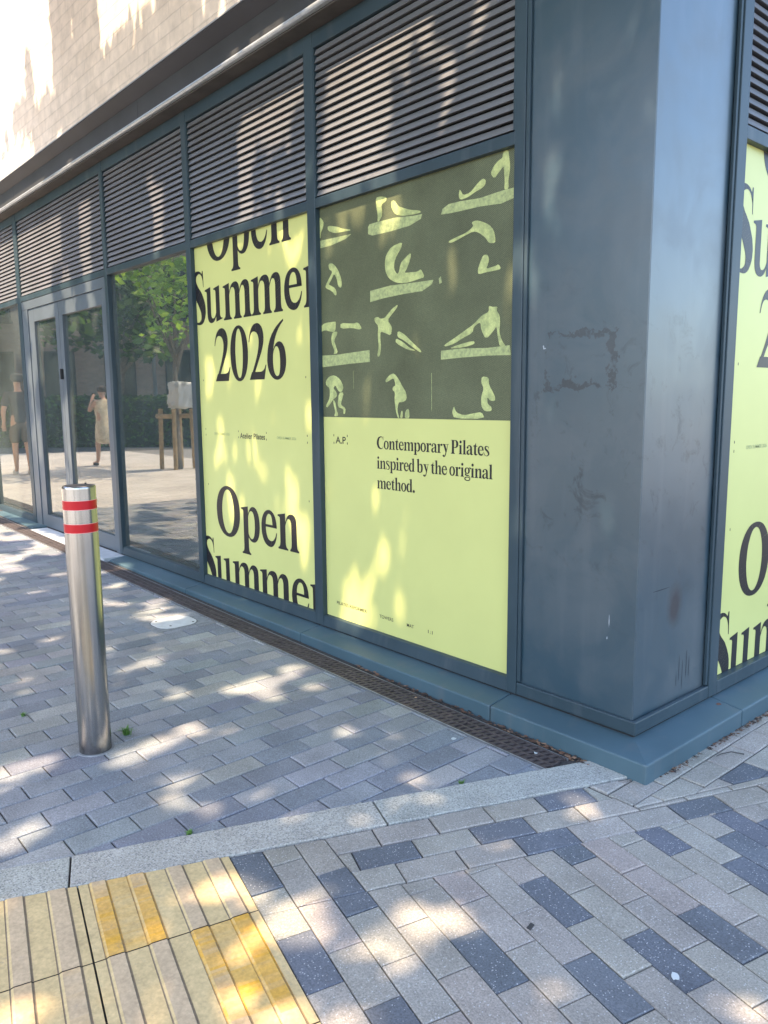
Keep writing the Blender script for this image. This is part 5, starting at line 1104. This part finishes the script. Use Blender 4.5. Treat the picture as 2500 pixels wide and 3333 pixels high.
def person(label, loc, yaw, h, arms, stride, clothes, hairc, cap=None):
    """facing local -Y; arms: (right elbow, right hand, left elbow, left hand) offsets"""
    k = h/1.78; P_ = thing('person', label, 'person', loc); P_.rotation_euler = (0, 0, yaw)
    s = stride
    J = {'pelvis': ((0, 0, .96), (.15, .11)), 'waist': ((0, 0, 1.12), (.135, .10)), 'chest': ((0, .0, 1.32), (.165, .115)), 'neck0': ((0, .01, 1.47), (.075, .07)), 'neck': ((0, .0, 1.535), .052), 'jaw': ((0, -.02, 1.60), (.062, .072)), 'head': ((0, -.005, 1.68), (.075, .092)), 'crown': ((0, 0, 1.76), (.05, .06)), 'nose': ((0, -.112, 1.655), .012)}
    E = [('pelvis', 'waist'), ('waist', 'chest'), ('chest', 'neck0'), ('neck0', 'neck'), ('neck', 'jaw'), ('jaw', 'head'), ('head', 'crown'), ('head', 'nose')]
    for sd, sg, st_ in (('r', -1, s), ('l', 1, -s)):
        J[sd+'hip'] = ((sg*.09, 0, .90), .088); J[sd+'knee'] = ((sg*.095, -st_*.5-.02, .50), .056); J[sd+'calf'] = ((sg*.098, -st_*.7+.03, .34), .052); J[sd+'ank'] = ((sg*.10, -st_*.9+.04, .085), .034); J[sd+'toe'] = ((sg*.115, -st_*.9-.13, .035), .035)
        E += [('pelvis', sd+'hip'), (sd+'hip', sd+'knee'), (sd+'knee', sd+'calf'), (sd+'calf', sd+'ank'), (sd+'ank', sd+'toe')]
        e, hnd = (arms[0], arms[1]) if sd == 'r' else (arms[2], arms[3])
        J[sd+'sh'] = ((sg*.185, .0, 1.42), .062); J[sd+'elb'] = (e, .043); J[sd+'wr'] = (hnd, .028)
        d = (Vector(hnd)-Vector(e)).normalized(); pm = Vector(hnd)+d*.06; J[sd+'palm'] = (tuple(pm), (.036, .020))
        E += [('chest', sd+'sh'), (sd+'sh', sd+'elb'), (sd+'elb', sd+'wr'), (sd+'wr', sd+'palm')]
        side = d.cross(Vector((0, 0, 1))); side = side.normalized() if side.length > .1 else Vector((0, 1, 0))
        for q in range(4):
            f0 = pm+side*(.018*(q-1.5))+d*.02; f1 = f0+d*(.045-.006*abs(q-1.3)); f2 = f1+(d*.7+Vector((0, -.5, -.1))).normalized()*.03
            J[f'{sd}f{q}'] = (tuple(f0), .009); J[f'{sd}g{q}'] = (tuple(f1), .0085); J[f'{sd}h{q}'] = (tuple(f2), .007); E += [(sd+'palm', f'{sd}f{q}'), (f'{sd}f{q}', f'{sd}g{q}'), (f'{sd}g{q}', f'{sd}h{q}')]
        th_ = Vector(hnd)+side*.035+d*.03; J[sd+'t'] = (tuple(th_), .010); J[sd+'t2'] = (tuple(th_+d*.035+side*.01), .008); E += [(sd+'wr', sd+'t'), (sd+'t', sd+'t2')]
    J = {n: (tuple(c*k for c in v[0]), (v[1] if not isinstance(v[1], tuple) else v[1])) for n, v in J.items()}
    skin_mesh('body', J, E, 'pelvis', P_, skin, 2)
    for nm, keys, edges, infl, mat in clothes(J):
        sub_ = {n: (v[0], (tuple(x+infl for x in v[1]) if isinstance(v[1], tuple) else v[1]+infl)) for n, v in keys.items()}
        skin_mesh(nm, sub_, edges, list(sub_)[0], P_, mat, 2)
    hd_ = MB().lathe([(.001, .0), (.08, .0), (.098, .03), (.095, .08), (.07, .12), (.001, .135)], 0, 0, 20).build('hair', simple(nm+'_hair', hairc, .7), P_, smooth=True); hd_.location = (0, .012*k, 1.655*k); hd_.scale = (1, 1.12, .95)
    if cap:
        c_ = MB().lathe([(.10, 0), (.108, .02), (.10, .07), (.07, .105), (.001, .115)], 0, 0, 22); c_.box(-.08, .08, -.19, -.08, .0, .012)
        c_ = c_.build('cap', cap, P_, smooth=False); c_.location = (0, 0, 1.70*k); c_.scale = (1, 1.12, 1)
    for x, y in ((-.04, -.098), (.04, -.098)): MB().lathe([(.001, -.009), (.011, 0), (.001, .009)], x*k, y*k, 10).build('eye', M['ink'], P_).location = (0, 0, 1.675*k)
    return P_
tee = simple('charcoal_tee', (.060, .058, .064), .85); short = simple('brown_shorts', (.11, .085, .06), .85); shoe = simple('white_trainers', (.65, .65, .64), .6); dress = simple('beige_dress', (.56, .48, .34), .85, var=.2, vscale=14); capm = simple('black_cap', (.022, .022, .026), .7); sandal = simple('dark_sandal', (.05, .04, .035), .7)
def man_clothes(J):
    lo = lambda a, b, t: tuple(a[i]+(b[i]-a[i])*t for i in range(3))
    T_ = {n: J[n] for n in ('waist', 'chest', 'neck0', 'rsh', 'lsh')}; T_['pel'] = (lo(J['pelvis'][0], J['waist'][0], -.35), (.155, .118))
    for s in 'rl': T_[s+'slv'] = (lo(J[s+'sh'][0], J[s+'elb'][0], .75), .056)
    S_ = {'pelvis': J['pelvis'], 'w': (lo(J['pelvis'][0], J['waist'][0], .5), (.145, .105))}
    for s in 'rl': S_[s+'hip'] = J[s+'hip']; S_[s+'kn'] = (lo(J[s+'hip'][0], J[s+'knee'][0], .88), .082)
    F_ = {}
    out = [('shirt', T_, [('waist', 'chest'), ('waist', 'pel'), ('chest', 'neck0'), ('chest', 'rsh'), ('chest', 'lsh'), ('rsh', 'rslv'), ('lsh', 'lslv')], .018, tee),
           ('shorts', S_, [('pelvis', 'w'), ('pelvis', 'rhip'), ('pelvis', 'lhip'), ('rhip', 'rkn'), ('lhip', 'lkn')], .018, short)]
    for s in 'rl': out.append(('shoe', {'a': (J[s+'ank'][0][:2]+(.06,), .045), 'b': (J[s+'toe'][0], .042)}, [('a', 'b')], .008, shoe))
    return out
def woman_clothes(J):
    lo = lambda a, b, t: tuple(a[i]+(b[i]-a[i])*t for i in range(3)); kz = J['pelvis'][0][2]/.96
    T_ = {'chest': J['chest'], 'waist': J['waist'], 'hips': (J['pelvis'][0], (.17, .14)), 'skirt': ((0, 0, .72*kz), (.19, .17)), 'hem': ((0, 0, .46*kz), (.20, .19)), 'top': J['neck0'], 'rsh': J['rsh'], 'lsh': J['lsh']}
    for s in 'rl': T_[s+'slv'] = (lo(J[s+'sh'][0], J[s+'elb'][0], .5), .055)
    out = [('dress', T_, [('chest', 'waist'), ('waist', 'hips'), ('hips', 'skirt'), ('skirt', 'hem'), ('chest', 'top'), ('chest', 'rsh'), ('chest', 'lsh'), ('rsh', 'rslv'), ('lsh', 'lslv')], .012, dress)]
    for s in 'rl': out.append(('sandal', {'a': (J[s+'ank'][0][:2]+(.03,), .036), 'b': (J[s+'toe'][0][:2]+(.02,), .036)}, [('a', 'b')], .006, sandal))
    return out
person('man in a black cap, dark tee and brown shorts carrying a shopping bag', (-13.5, -1.57, gz(-12)), R(-84), 1.80, ((-.27, .05, 1.13), (-.25, -.10, .90), (.26, .04, 1.14), (.27, -.02, .88)), .10, man_clothes, (.03, .022, .02), capm)
person('woman in a beige dress walking with one hand raised to her face', (-14.35, -3.43, gz(-12)), R(-100), 1.62, ((-.25, -.16, 1.22), (-.12, -.22, 1.48), (.26, .05, 1.16), (.24, -.10, .96)), .22, woman_clothes, (.05, .028, .018))
bagm = simple('white_red_bag', (.70, .68, .66), .6); redp = simple('red_panel', (.55, .03, .05), .5)
bg = thing('shopping_bag', 'white and red shopping bag hanging from the man\'s hand', 'bag', (-13.42, -1.88, gz(-12)+.12))
MB().box(-.13, .13, -.06, .06, 0, .36).build('bag_body', bagm, bg, bevel=.015); MB().box(-.09, .09, .0605, .066, .06, .30).build('red_panel', redp, bg)
for x in (-.05, .05): MB().tube([(x, 0, .36), (x*.4, 0, .62), (0, 0, .70)], [.006, .006, .006], 6).build('handle', bagm, bg)
sb = thing('shoulder_bag', 'dark brown shoulder bag at the woman\'s hip', 'bag', (-14.30, -3.72, gz(-12)+.78))
MB().box(-.15, .15, -.05, .05, 0, .24).build('bag_body', simple('brown_leather', (.05, .03, .025), .5), sb, bevel=.03, seg=3)
MB().tube([(-.12, 0, .22), (-.05, .05, .58), (.02, .10, .62), (.10, 0, .22)], [.009]*4, 6).build('strap', simple('strap_leather', (.06, .035, .03), .5), sb)
